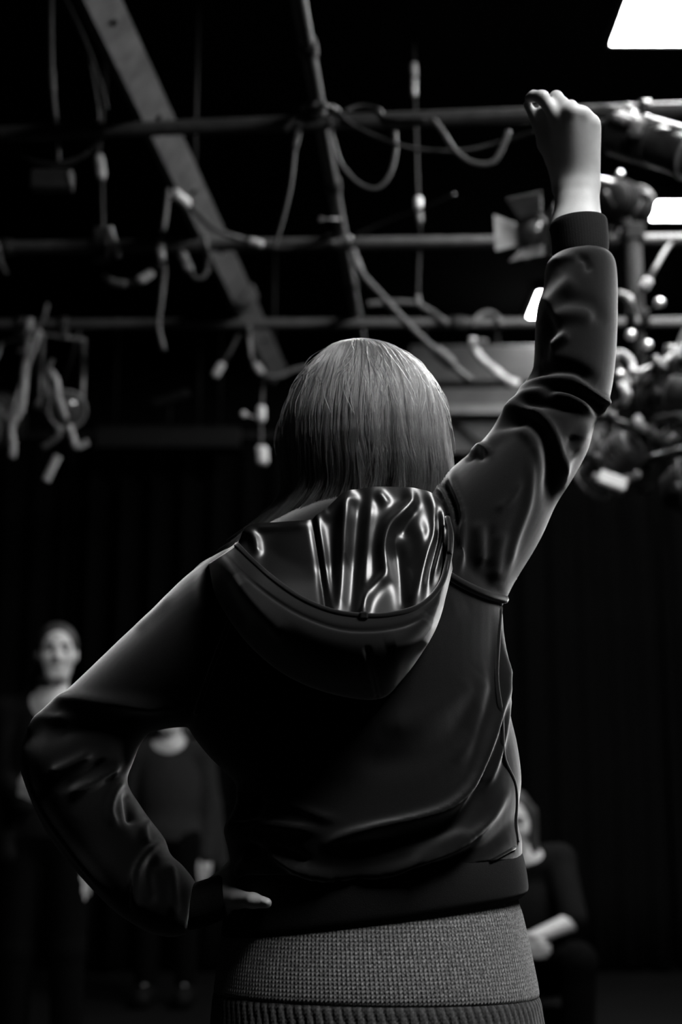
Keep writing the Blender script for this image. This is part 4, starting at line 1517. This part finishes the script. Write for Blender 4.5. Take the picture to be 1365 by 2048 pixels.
# left
cable([(104, -60, y1l), (103, 60, y1l), (105, 160, y1l), (112, 240, y1l), (118, 322, y1l)], 0.006, 'grey_cable',
      'thin hanging cord with a pale sleeve inside the big cable loop', plugs=((0.5, 0.63, 0.009, 'grey_cable'),))
cable([(122, -20, y1l), (165, 70, y1l), (200, 165, y1l), (213, 225, y1l), (204, 275, y1l), (165, 312, y1l), (108, 328, y1l), (50, 316, y1l), (15, 285, y1l), (-30, 230, y1l)],
      0.0065, C, 'long black cable hanging in one big round loop', n=70)
cable([(178, 110, y1l + .05), (192, 190, y1l + .05), (197, 235, y1l + .05), (186, 285, y1l + .05), (150, 322, y1l + .05), (100, 336, y1l + .05)], 0.0055, C, 'second thinner cable following inside the big loop')
jb = thing('junction_box', 'flat black junction box hanging under the big cable loop', 'junction box', tuple(P(105, 384, y1l)))
obj('case', *box(P(105, 362, y1l), (0.13, 0.05, 0.065), bev=0.005), 'lantern', jb, False)
obj('gland', *tube([P(136, 345, y1l - 0.03), P(144, 378, y1l - 0.03)], 0.006, 10), 'grey_cable', jb)
cable([(212, 80, y2l), (210, 180, y2l), (198, 296, y2l), (203, 350, y2l - .02), (206, 460, y2l - .048)], 0.008, C, 'black drop cable with a fat pale plug half-way',
      plugs=((0.60, 0.73, 0.019, K),))
jb2 = thing('junction_box', 'slim dark box at the end of the drop cable with the fat pale plug', 'junction box', tuple(P(203, 525, y2l - .048)))
obj('case', *box(P(203, 490, y2l - .048), (0.055, 0.05, 0.13), bev=0.006), 'lantern', jb2, False)
obj('gland', *tube([P(221, 455, y2l - 0.07), P(238, 514, y2l - 0.07)], 0.010, 10), K, jb2)
cable([(337, 378, y2l), (330, 440, y2l), (321, 500, y2l), (329, 535, y2l), (323, 600, y2l), (317, 650, y2l), (328, 700, y2l)], 0.010, 'grey_cable',
      'crinkled strap hanging straight beside the steel rail', plugs=((0.36, 0.48, 0.015, K),))
yr = PZ(362, 398, top + 0.015)[1] - 0.05
cable([(346, 384, yr - .09), (378, 410, yr - .05), (430, 458, 0.6 * yr + 0.4 * y2l), (500, 482, y2l - .045), (560, 497, y2l - .045), (620, 495, y2l - .045), (672, 484, y2c - .045)], 0.011, C,
      'black cable swagged from the steel rail to the middle pipe, pale plugs on it', plugs=((0.0, 0.11, 0.020, K), (0.60, 0.67, 0.015, K)))
cable([(206, 552, y2l), (232, 566, y2l), (262, 566, y2l), (290, 555, y2l), (322, 528, y2l)], 0.011, C, 'short cable with a bright plug under the slim dark box', plugs=((0.10, 0.38, 0.016, 'grey_cable'), (0.55, 0.8, 0.018, K)))
cable([(362, 500, y2l), (374, 528, y2l), (392, 556, y2l), (412, 548, y2l), (416, 510, y2l), (408, 470, y2l)], 0.009, 'grey_cable', 'small hooked cable end beside the steel rail', plugs=((0.06, 0.28, 0.018, K),))
cable([(478, 668, y3l), (462, 700, y3l), (446, 726, y3l), (428, 754, y3l)], 0.009, C, 'short cable tail with a pale tip below the steel rail', plugs=((0.68, 1.0, 0.019, K),))
cable([(497, 650, y3l), (500, 690, y3l), (506, 722, y3l), (530, 750, y3l), (560, 752, y3l), (582, 742, y3l), (614, 734, y3l)], 0.011, 'grey_cable', 'grey cable curling towards the hair under the pipe', plugs=((0.42, 0.54, 0.019, K),))
bobbin = cable([(530, 746, y3l), (528, 756, y3l), (524, 800, y3l), (522, 860, y3l), (525, 936, y3l)], 0.008, C, 'cord hanging with two pale bobbins beside the hair', plugs=((0.36, 0.52, 0.020, K), (0.78, 0.97, 0.029, K)))
# middle
cable([(570, 262, y1c), (586, 240, y1c), (603, 222, y1c), (625, 210, y1c), (650, 215, y1c)], 0.0085, 'grey_cable', 'grey cable arched over the pipe crossing')
cable([(600, 245, y1c), (595, 278, y1c), (590, 300, y1c), (582, 370, y1c), (566, 440, y1c), (548, 500, y1c)], 0.006, C, 'thin cord dropping from the pipe crossing, pale at the top', plugs=((0.06, 0.20, 0.0095, 'grey_cable'),))
cable([(660, 235, y1c), (668, 285, y1c), (684, 330, y1c), (720, 368, y1c), (757, 376, y1c), (782, 345, y1c), (792, 300, y1c), (790, 262, y1c)], 0.0065, 'grey_cable', 'slack cable loop under the pipe crossing')
cable([(640, 205, y1c), (676, 222, y1c), (700, 246, y1c), (760, 276, y1c), (830, 298, y1c), (920, 302, y1c), (1000, 285, y1c), (1075, 262, y1r)], 0.0065, C, 'cable drooping along the near pipe towards the fist', plugs=((0.07, 0.12, 0.011, 'grey_cable'),))
cable([(690, 222, y1c - .02), (720, 212, y1c), (755, 218, y1c), (775, 236, y1c), (850, 238, y1c)], 0.0065, C, 'short humped cable on the near pipe', plugs=((0.42, 0.56, 0.009, 'grey_cable'),))
cable([(866, 238, y1r), (885, 262, y1r), (910, 300, y1r), (945, 325, y1r), (985, 325, y1r), (1004, 298, y1r), (1018, 262, y1r)], 0.0085, 'grey_cable', 'cable sagging in a U between the pipe and the fist')
rod = thing('drop_rod', 'slim vertical rod with pale taped joints hanging over the head', 'rod', tuple(P(838, 612, y2c)))
rp = [P(828, -40, y2c), P(829, 130, y2c), P(832, 250, y2c), P(837, 400, y2c), P(841, 470, y2c)]
obj('tube', *tube(resample(rp, 20), 0.006, 10), 'dark_pipe', rod)
for (a, b, r_, m_) in (((828, 128), (829, 152), 0.0125, K), ((829, 158), (829, 192), 0.0115, K), ((837, 396), (838, 420), 0.016, K), ((839, 426), (840, 446), 0.013, 'grey_cable'), ((836, 592), (836, 612), 0.012, 'grey_cable')):
    obj('tape', *tube(resample([P(*a, y2c), P(*b, y2c)], 5), r_, 12), m_, rod)
obj('lower_tube', *tube(resample([P(840, 490, y2c), P(837, 560, y2c), P(836, 612, y2c)], 8), 0.006, 10), 'dark_pipe', rod)
cable([(706, 500, y2c), (722, 545, y2c), (760, 588, y2c + .1), (800, 632, y2c + .2), (850, 682, y2c + .3), (890, 716, y2c + .4), (925, 748, y2c + .4), (945, 762, y2c + .4)], 0.014, 'grey_cable',
      'thick grey cable slanting down from the middle pipe with an inline socket', plugs=((0.04, 0.11, 0.018, 'grey_cable'), (0.74, 0.88, 0.026, 'grey_cable')))
cable([(735, 608, y3c), (800, 604, y3c), (838, 610, y3c), (870, 628, y3c), (893, 646, y3c)], 0.013, 'grey_cable', 'grey cable lying over the far pipe above the head')
cable([(945, 652, y3c), (958, 632, y3c), (978, 625, y3c), (996, 634, y3c), (1003, 650, y3c)], 0.011, 'grey_cable', 'small cable hump over the far pipe')
cable([(946, 676, y3c), (948, 692, y3c), (962, 716, y3c), (988, 738, y3c), (1012, 758, y3c), (1038, 770, y3c)], 0.018, 'pale_cable', 'thick pale cable curving down beside the raised sleeve', plugs=((0.60, 0.72, 0.021, K), (0.9, 1.0, 0.022, K)))
cable([(952, 684, y3c - .03), (966, 682, y3c - .03), (975, 684, y3c - .03)], 0.012, 'grey_cable', 'stub of cable on the thick pale cable')
cable([(715, 468, y2c), (780, 440, y2c - .3), (850, 415, y2c - .5), (910, 388, y2c - .6)], 0.005, C, 'thin wire stretched from the middle pipe towards the fist')
for (x, y, par, anchor, r_) in ((643, 438, depth_pipe, (681, 438), 0.010), (660, 474, mid_pipe, (664, 487), 0.016), (700, 477, mid_pipe, (701, 487), 0.012), (580, 481, mid_pipe, (582, 488), 0.009), (488, 828, bobbin, (523, 838), 0.014)):
    yy = y3l if par is bobbin else PZ(anchor[0], anchor[1], ZG)[1] - (0.045 if x == 700 else 0.0)
    k_ = P(x, y, yy)
    obj('wing_bolt', *merge(lathe([(-r_, r_ * 0.4), (-r_ * 0.7, r_ * 0.85), (0, r_), (r_ * 0.7, r_ * 0.85), (r_, r_ * 0.3)], k_, (0.2, 1, 0.2), 14), tube([k_, P(anchor[0], anchor[1], yy)], 0.003, 6)), K, par, label='pale round wing bolt')


# stage lanterns
def lantern(label, hang, center, aim, L, r, body_m='lantern', doors=False, lens_tube=False, fins=4, trim='lantern_grey', door_m='lantern', lens_m='lens', yo=-0.06):
    """hang: point on the pipe; center: middle of the housing; aim: where the lens points"""
    center, hang = np.asarray(center, float), np.asarray(hang, float)
    aim = np.asarray(aim, float) / np.linalg.norm(aim)
    R = frame_from(aim)
    t = thing('stage_lantern', label, 'stage light', tuple(hang), 'lanterns on the lighting grid')
    b = center - aim * L / 2
    OBST.append((b, b + aim * L, r * 1.09))
    prof = [(0, r * 0.35), (0.02 * L, r * 0.75), (0.08 * L, r * 0.95), (0.6 * L, r * 0.95), (0.63 * L, r * (0.72 if lens_tube else 1.0)), (0.95 * L, r * (0.72 if lens_tube else 1.0)), (L, r * (0.78 if lens_tube else 1.04)), (L, r * 0.6)]
    obj('housing', *lathe(prof, b, aim, 28), body_m, t)
    for k in range(fins):
        d = (0.14 + 0.42 * k / max(1, fins - 1)) * L
        obj('cooling_fin', *lathe([(-0.004, r * 0.95), (-0.003, r * 1.07), (0.003, r * 1.07), (0.004, r * 0.95)], b + aim * d, aim, 28), body_m, t)
    fr = r * (0.80 if lens_tube else 1.06)
    rg = []
    ring = []
    for k in range(37):
        a = 2 * math.pi * k / 36
        ring.append(b + aim * L + R @ np.array([fr * math.cos(a), fr * math.sin(a), 0]))
    obj('front_ring', *tube(ring, r * 0.10, 8, False), trim, t)
    obj('lens', *lathe([(0, fr * 0.9), (0.012, fr * 0.8), (0.03, fr * 0.4), (0.034, 0.004)], b + aim * (L - 0.01), aim, 24), lens_m, t)
    # yoke from the pivots on both sides up to the clamp
    side = R[:, 0]
    for s in (-1, 1):
        pv = center + side * s * (r + 0.018)
        obj('pivot_knob', *lathe([(-0.012, 0.014), (0.0, 0.022), (0.016, 0.020), (0.02, 0.012)], pv, side * s, 12), trim, t)
        c2 = hang + np.array([0, 0, yo]) + side * s * (r + 0.018)
        obj('yoke_arm', *tube([pv, c2], 0.009, 8), trim, t)
        OBST.append((pv, c2, 0.009))
    obj('yoke_bar', *tube([hang + np.array([0, 0, yo]) - side * (r + 0.018), hang + np.array([0, 0, yo]) + side * (r + 0.018)], 0.009, 8), trim, t)
    obj('hook_clamp', *merge(box(hang + np.array([0, 0, 0.042 * np.sign(yo)]), (0.035, 0.05, 0.036), bev=0.004), lathe([(-0.018, PR + 0.003), (-0.016, PR + 0.010), (0.016, PR + 0.010), (0.018, PR + 0.003)], hang, g1b - g1a, 18)), 'lantern', t)
    OBST.append((hang + np.array([0, 0, 0.042 * np.sign(yo)]), hang, 0.036))
    OBST.append((hang + np.array([0, 0, yo]) - side * (r + 0.018), hang + np.array([0, 0, yo]) + side * (r + 0.018), 0.009))
    tail = resample([b + aim * 0.02, b - aim * 0.04 + np.array([0, 0, 0.01]), b * 0.5 + hang * 0.5 - aim * 0.02 + np.array([0.05, 0, 0]), hang + np.array([0.07, -0.012, np.sign(yo) * 0.034])], 20)
    obj('power_tail', *tube(tail, 0.006, 8), 'cable', t)
    if doors:
        for k in range(4):
            a = k * math.pi / 2
            u = R @ np.array([math.cos(a), math.sin(a), 0])
            w = R @ np.array([-math.sin(a), math.cos(a), 0])
            e = b + aim * (L + 0.004) + u * fr
            o = e + (aim * 0.72 + u * 0.70) * r * 1.5
            q = [e - w * fr * 0.75, e + w * fr * 0.75, o + w * fr * 1.15, o - w * fr * 1.15]
            nn = np.cross(q[1] - q[0], q[3] - q[0])
            nn = nn / np.linalg.norm(nn) * 0.003
            vv = np.array(q + [p_ + nn for p_ in q])
            obj('barn_door', vv, [[0, 1, 2, 3], [7, 6, 5, 4], [0, 4, 5, 1], [1, 5, 6, 2], [2, 6, 7, 3], [3, 7, 4, 0]], door_m, t, False)
    return t


def on_pipe(which, px):
    """point of a grid pipe above/below a given picture column"""
    a, b = {1: (g1a, g1b), 2: (g2a, g2b), 3: (g3a, g3b)}[which]
    k = np.linspace(0, 1, 400)[:, None]
    pts = a + (b - a) * k
    return pts[np.argmin(abs(to_px(pts)[:, 0] - px))]


h = on_pipe(1, 1290)
ribbed = lantern('long ribbed profile spot with a round end ring, hung beside the fist', h, P(1296, 286, h[1] - 0.14), P(1385, 312, h[1] - 0.16) - P(1195, 250, h[1] + 0.02), 0.30, 0.062, 'lantern', False, False, 7, 'lantern_grey', yo=-0.036)
obj('handle_bar', *tube(resample([P(1293, 236, h[1] - 0.21), P(1400, 266, h[1] - 0.23)], 8), 0.0085, 12), 'bare_metal', ribbed, label='bright bare metal handle bar')
obj('end_knob', *lathe([(-0.01, 0.006), (-0.006, 0.011), (0.006, 0.011), (0.01, 0.006)], P(1293, 236, h[1] - 0.21), (1, 0, -0.2), 14), 'bare_metal', ribbed)
cable([(1170, 226, y1r - .05), (1195, 216, y1r - .05), (1222, 216, y1r - .05), (1240, 224, y1r - .05), (1252, 232, y1r - .05)], 0.010, 'grey_cable', 'grey cable arching from the fist onto the near pipe', plugs=((0.80, 1.0, 0.014, K),))
cable([(1228, 232, y1r - .08), (1250, 240, y1r - .08), (1290, 250, y1r - .08)], 0.011, 'grey_cable', 'inline plug pair lying on the ribbed spot', plugs=((0.05, 0.5, 0.014, K), (0.58, 1.0, 0.014, K)))
o = obj('clamp_knob', *lathe([(-0.012, 0.008), (-0.006, 0.016), (0.006, 0.016), (0.012, 0.008)], P(1255, 217, y1r - .05), (1, 0.3, -0.4), 14), K)
tag(o, 'pale clamp knob on top of the near pipe by the fist', 'knob')

h = on_pipe(2, 1218)
wristlamp = lantern('black lantern with a bright top hung close behind the wrist', h + np.array([0, 0, 0.0]), P(1246, 404, h[1] - 0.02), (0.55, 0.75, 0.15), 0.22, 0.075, 'matt_black', False, False, 4, 'lantern', yo=0.06)
obj('bracket_plate', *box(P(1208, 362, h[1] - 0.2), (0.075, 0.05, 0.012), frame_from((0.1, -0.2, 1)), 0.003), 'bare_metal', wristlamp, False, label='bright bare metal bracket')
obj('wing_bolt', *lathe([(-0.01, 0.008), (0, 0.014), (0.01, 0.008)], P(1241, 347, h[1] - 0.2), (0.3, -1, 0.2), 12), 'bare_metal', wristlamp)

h = on_pipe(2, 1090)
lantern('fresnel lantern with open barn doors beside the raised cuff', h, P(1078, 474, h[1] - 0.20), (-0.45, -0.8, -0.05), 0.14, 0.055, 'lantern', True, False, 3, 'lantern', 'lantern_grey')
h = on_pipe(3, 1330)
bx = P(1277, 700, y2r - 0.06)
boom = thing('drop_pipe', 'vertical black drop pipe carrying the right-hand lanterns', 'pipe', (bx[0], bx[1], ZG))
obj('tube', *tube([P(1277, 985, bx[1]) * [0, 0, 1] + [bx[0], bx[1], 0], (bx[0], bx[1], ZG + 0.03)], 0.03, 18), 'matt_black', boom)
obj('pipe_clamp', *box((bx[0], bx[1] + 0.03, ZG), (0.075, 0.13, 0.07), bev=0.008), 'matt_black', boom, False)
obj('collar', *lathe([(-0.04, 0.03), (-0.035, 0.045), (0.035, 0.045), (0.04, 0.03)], P(1277, 640, bx[1]), (0, 0, 1), 18), 'matt_black', boom)


def boom_lantern(label, px, py, dy, aim, L, r, **kw):
    c = P(px, py, bx[1] + dy)
    hp = c + np.array([0, 0, r + 0.085])
    t_ = lantern(label, hp, c, aim, L, r, **kw)
    obj('side_arm', *tube([hp, (bx[0], bx[1], hp[2])], 0.014, 10), 'lantern', t_)
    OBST.append((hp, np.array([bx[0], bx[1], hp[2]]), 0.014))


boom_lantern('big black lantern clamped to the boom at elbow height', 1345, 797, -0.30, (0.65, -0.7, -0.2), 0.25, 0.075, fins=5, trim='lantern')
boom_lantern('lower black lantern on the boom pointing at the floor', 1226, 925, -0.13, (-0.5, 0.6, -0.45), 0.23, 0.07, fins=5, trim='lantern')
boom_lantern('black lantern low on the boom behind the shoulder of the raised arm', 1388, 985, -0.20, (0.6, -0.7, -0.4), 0.22, 0.075, fins=4, trim='lantern')
OBST.append((np.array([bx[0], bx[1], ZG]), P(1277, 985, bx[1]), 0.03))
yb = bx[1] - 0.22
cable([(1343, 486, y2r - .02), (1332, 500, y2r - .05), (1312, 535, bx[1] - .06), (1290, 574, bx[1] - .04), (1286, 580, bx[1] - .03)], 0.009, 'grey_cable', 'slanting thin rod with a bright tip beside the boom', plugs=((0.82, 0.98, 0.019, K),))
for (x, y, r_, lab) in ((1320, 606, 0.019, 'bright oval reflector cap right of the boom'), (1262, 670, 0.019, 'bright tilted cap just below the far pipe'), (1296, 690, 0.018, 'bright round cap on the boom'),
                        (1241, 463, 0.0131, 'dim round knob on the pipe behind the cuff'), (1240, 750, 0.020, 'bright round cap against the raised sleeve')):
    on_top = r_ == 0.0131
    cpt = P(x, y, y2r if on_top else yb)
    t = thing('reflector_cap', lab, 'cap', tuple(cpt))
    obj('cap', *lathe([(-r_, r_ * 0.4), (-r_ * 0.6, r_ * 0.9), (0, r_), (r_ * 0.6, r_ * 0.85), (r_, r_ * 0.35)], cpt, (0.5, 0.8, 0.5), 16), K if on_top else 'bare_metal', t)
    if not on_top:
        obj('stem', *tube([cpt, (bx[0], bx[1], cpt[2])], 0.006, 8), 'matt_black', t)
cable([(1236, 588, yb), (1258, 596, yb), (1262, 612, yb), (1268, 632, bx[1] - .03), (1277, 650, bx[1] - .02)], 0.016, 'grey_cable', 'dim stub of grey cable beside the sleeve edge')
cl = [([(1220, 720, yb), (1242, 706, yb), (1262, 722, yb), (1270, 745, yb), (1300, 738, yb), (1330, 724, yb), (1352, 706, yb), (1370, 690, yb)], 'pale', 'tangled pale cable sweeping up to the right behind the sleeve'),
      ([(1268, 768, yb), (1282, 750, yb), (1310, 735, yb), (1345, 716, yb), (1380, 712, yb)], 'grey_cable', 'grey cable running under the tangled pale one'),
      ([(1310, 712, yb), (1318, 728, yb), (1330, 736, yb)], 'grey_cable', 'short grey loop in the cable tangle'),
      ([(1225, 700, yb), (1232, 730, yb), (1256, 762, yb), (1250, 800, yb), (1228, 815, yb)], 'grey_cable', 'cable hanging down along the edge of the sleeve'),
      ([(1244, 770, yb), (1254, 790, yb), (1250, 806, yb)], 'pale', 'pale kink of cable below the tangle'),
      ([(1345, 740, yb), (1356, 700, yb), (1372, 660, yb)], 'grey_cable', 'cable rising steeply out of the tangle'),
      ([(1277, 836, bx[1] - .03), (1279, 848, yb), (1296, 860, yb), (1318, 874, yb), (1335, 884, yb), (1352, 872, yb)], 'pale', 'pale cable bunched under the big black lantern'),
      ([(1302, 866, yb), (1312, 838, yb), (1340, 832, yb), (1375, 830, yb)], 'grey_cable', 'grey cable hooked over the bunched pale one'),
      ([(1312, 872, yb), (1330, 866, yb), (1348, 850, yb), (1380, 838, yb)], 'grey_cable', 'grey cable crossing behind the hooked one')]
for k_, (pts, m_, lab) in enumerate(cl):
    pts = [(x_, y_, d_ - 0.02 * (k_ % 3) if d_ == yb else d_) for (x_, y_, d_) in pts]
    cable(pts, 0.014 if m_ == 'pale' else 0.011, 'pale_cable' if m_ == 'pale' else m_, lab, plugs=((0.45, 0.62, 0.018, K),) if m_ == 'pale' else ())
ys = bx[1] - 0.30
sock = thing('socket_block', 'bright pale socket block below the raised elbow', 'socket', tuple(P(1222, 985, ys)))
obj('case', *box(P(1224, 966, ys), (0.10, 0.05, 0.055), frame_from((0, -1, 0.2), (0.4, 0, 1)), 0.006), K, sock, False)
obj('plug', *lathe([(-0.02, 0.010), (-0.015, 0.017), (0.015, 0.017), (0.02, 0.010)], P(1196, 958, ys), (1, 0, -0.3), 14), 'grey_cable', sock)
obj('lead', *tube(resample([P(1245, 960, ys), P(1262, 956, ys + 0.05), P(1274, 952, bx[1] - 0.12), P(1275, 948, bx[1] - 0.035)], 14), 0.013, 8), 'grey_cable', sock)

# left-hand lanterns
hL = on_pipe(3, 40)
lantern('pale grey lantern at the left edge of the grid', hL, P(-22, 848, hL[1] - 0.12), (-0.55, -0.75, -0.5), 0.30, 0.11, 'lantern_grey', False, False, 4, 'pale_cable')
hL = on_pipe(3, 128)
lantern('black lantern with bright clamps next to the pale grey one', hL, P(122, 815, hL[1] - 0.12), (0.35, -0.8, -0.3), 0.26, 0.075, 'lantern', False, False, 5, 'lantern_grey')
yl = hL[1] - 0.30
for pts, m_, r_, lab in (([(100, 742, yl), (112, 760, yl), (116, 790, yl), (122, 812, yl), (130, 836, yl)], 'pale_cable', 0.014, 'pale cable wound down the front of the left black lantern'),
                         ([(138, 850, yl), (146, 874, yl), (154, 894, yl), (176, 884, yl)], 'pale_cable', 0.014, 'pale L-shaped bracket arm under the left black lantern'),
                         ([(116, 912, yl), (104, 936, yl), (92, 962, yl)], 'pale_cable', 0.017, 'pale cable tail at the bottom of the left lanterns'),
                         ([(60, 640, hL[1]), (52, 720, yl), (44, 810, yl), (34, 832, yl), (22, 858, yl), (26, 890, yl), (24, 915, yl)], 'pale_cable', 0.016, 'pale yoke strap on the left edge lantern'),
                         ([(104, 718, yl), (96, 740, yl), (92, 765, yl), (96, 792, yl), (90, 825, yl)], 'grey_cable', 0.011, 'grey cable twisting beside the left black lantern'),
                         ([(112, 850, yl), (118, 870, yl), (100, 886, yl), (86, 895, yl)], 'grey_cable', 0.012, 'grey cable curl under the left lanterns'),
                         ([(78, 650, hL[1]), (64, 668, hL[1] - .08), (46, 690, hL[1] - .10), (36, 704, hL[1] - .10)], 'grey_cable', 0.013, 'short grey lead with a pale tip over the left lanterns'),
                         ([(94, 608, hL[1]), (90, 628, hL[1]), (84, 646, hL[1])], 'grey_cable', 0.009, 'thin grey lead dropping onto the far pipe at left'),
                         ([(-8, 484, y2l), (0, 520, y2l), (6, 536, y2l), (12, 548, y2l)], 'grey_cable', 0.010, 'dim lead end by the left wall')):
    cable(pts, r_, m_, lab, plugs=((0.6, 0.95, r_ * 1.35, K),) if 'tip' in lab else ())

# air duct and cable tray over the drapes, lit by the far panel
YD = 8.28
duct = thing('air_duct', 'grey painted air duct and ledge lit behind the raised sleeve', 'duct', tuple(P(960, 870, YD)))
def slab(px0, px1, py0, py1, dep, m_, name, parent):
    a, b = P(px0, py1, YD), P(px1, py0, YD)
    return obj(name, *box((0.5 * (a[0] + b[0]), YD + dep / 2, 0.5 * (a[2] + b[2])), (b[0] - a[0], dep, b[2] - a[2]), bev=0.006), m_, parent, False)
slab(820, 1210, 690, 762, 0.2, 'duct', 'upper_panel', duct)
slab(820, 1210, 776, 822, 0.22, 'duct', 'lower_panel', duct)
a, b = P(820, 838, YD), P(1210, 822, YD)
obj('ledge', *box((0.5 * (a[0] + b[0]), YD + 0.02, 0.5 * (a[2] + b[2])), (b[0] - a[0], 0.30, b[2] - a[2]), bev=0.006), 'lantern_grey', duct, False)
slab(820, 1210, 845, 905, 0.12, 'duct', 'bottom_panel', duct)
obj('brace', *tube([P(905, 842, YD - 0.05), P(985, 905, YD - 0.05)], 0.016, 8), 'lantern', duct)
for px_ in (850, 1150):
    a = P(px_, 700, YD + 0.1)
    obj('hanger', *tube([a, (a[0], a[1], ZC)], 0.008, 8), 'dark_pipe', duct)
tray = thing('cable_tray', 'dim metal tray with odd boxes above the drapes on the left', 'cable tray', tuple(P(280, 860, YD)))
slab(190, 480, 852, 890, 0.10, 'dark_pipe', 'tray_side', tray)
a, b = P(190, 893, YD), P(480, 889, YD)
obj('tray_floor', *box((0.5 * (a[0] + b[0]), YD + 0.10, 0.5 * (a[2] + b[2])), (b[0] - a[0], 0.2, 0.012)), 'dark_pipe', tray, False)
obj('bracket_arm', *tube(resample([P(300, 808, YD), P(340, 797, YD), P(378, 783, YD)], 8), 0.03, 12), 'dark_pipe', tray)
obj('hanger', *tube([P(340, 797, YD), P(340, 797, YD) * [1, 1, 0] + [0, 0, P(340, 860, YD)[2]]], 0.006, 8), 'dark_pipe', tray)
for px_ in (230, 440):
    a = P(px_, 860, YD + 0.05)
    obj('hanger', *tube([a, (a[0], a[1], ZC)], 0.007, 8), 'dark_pipe', tray)
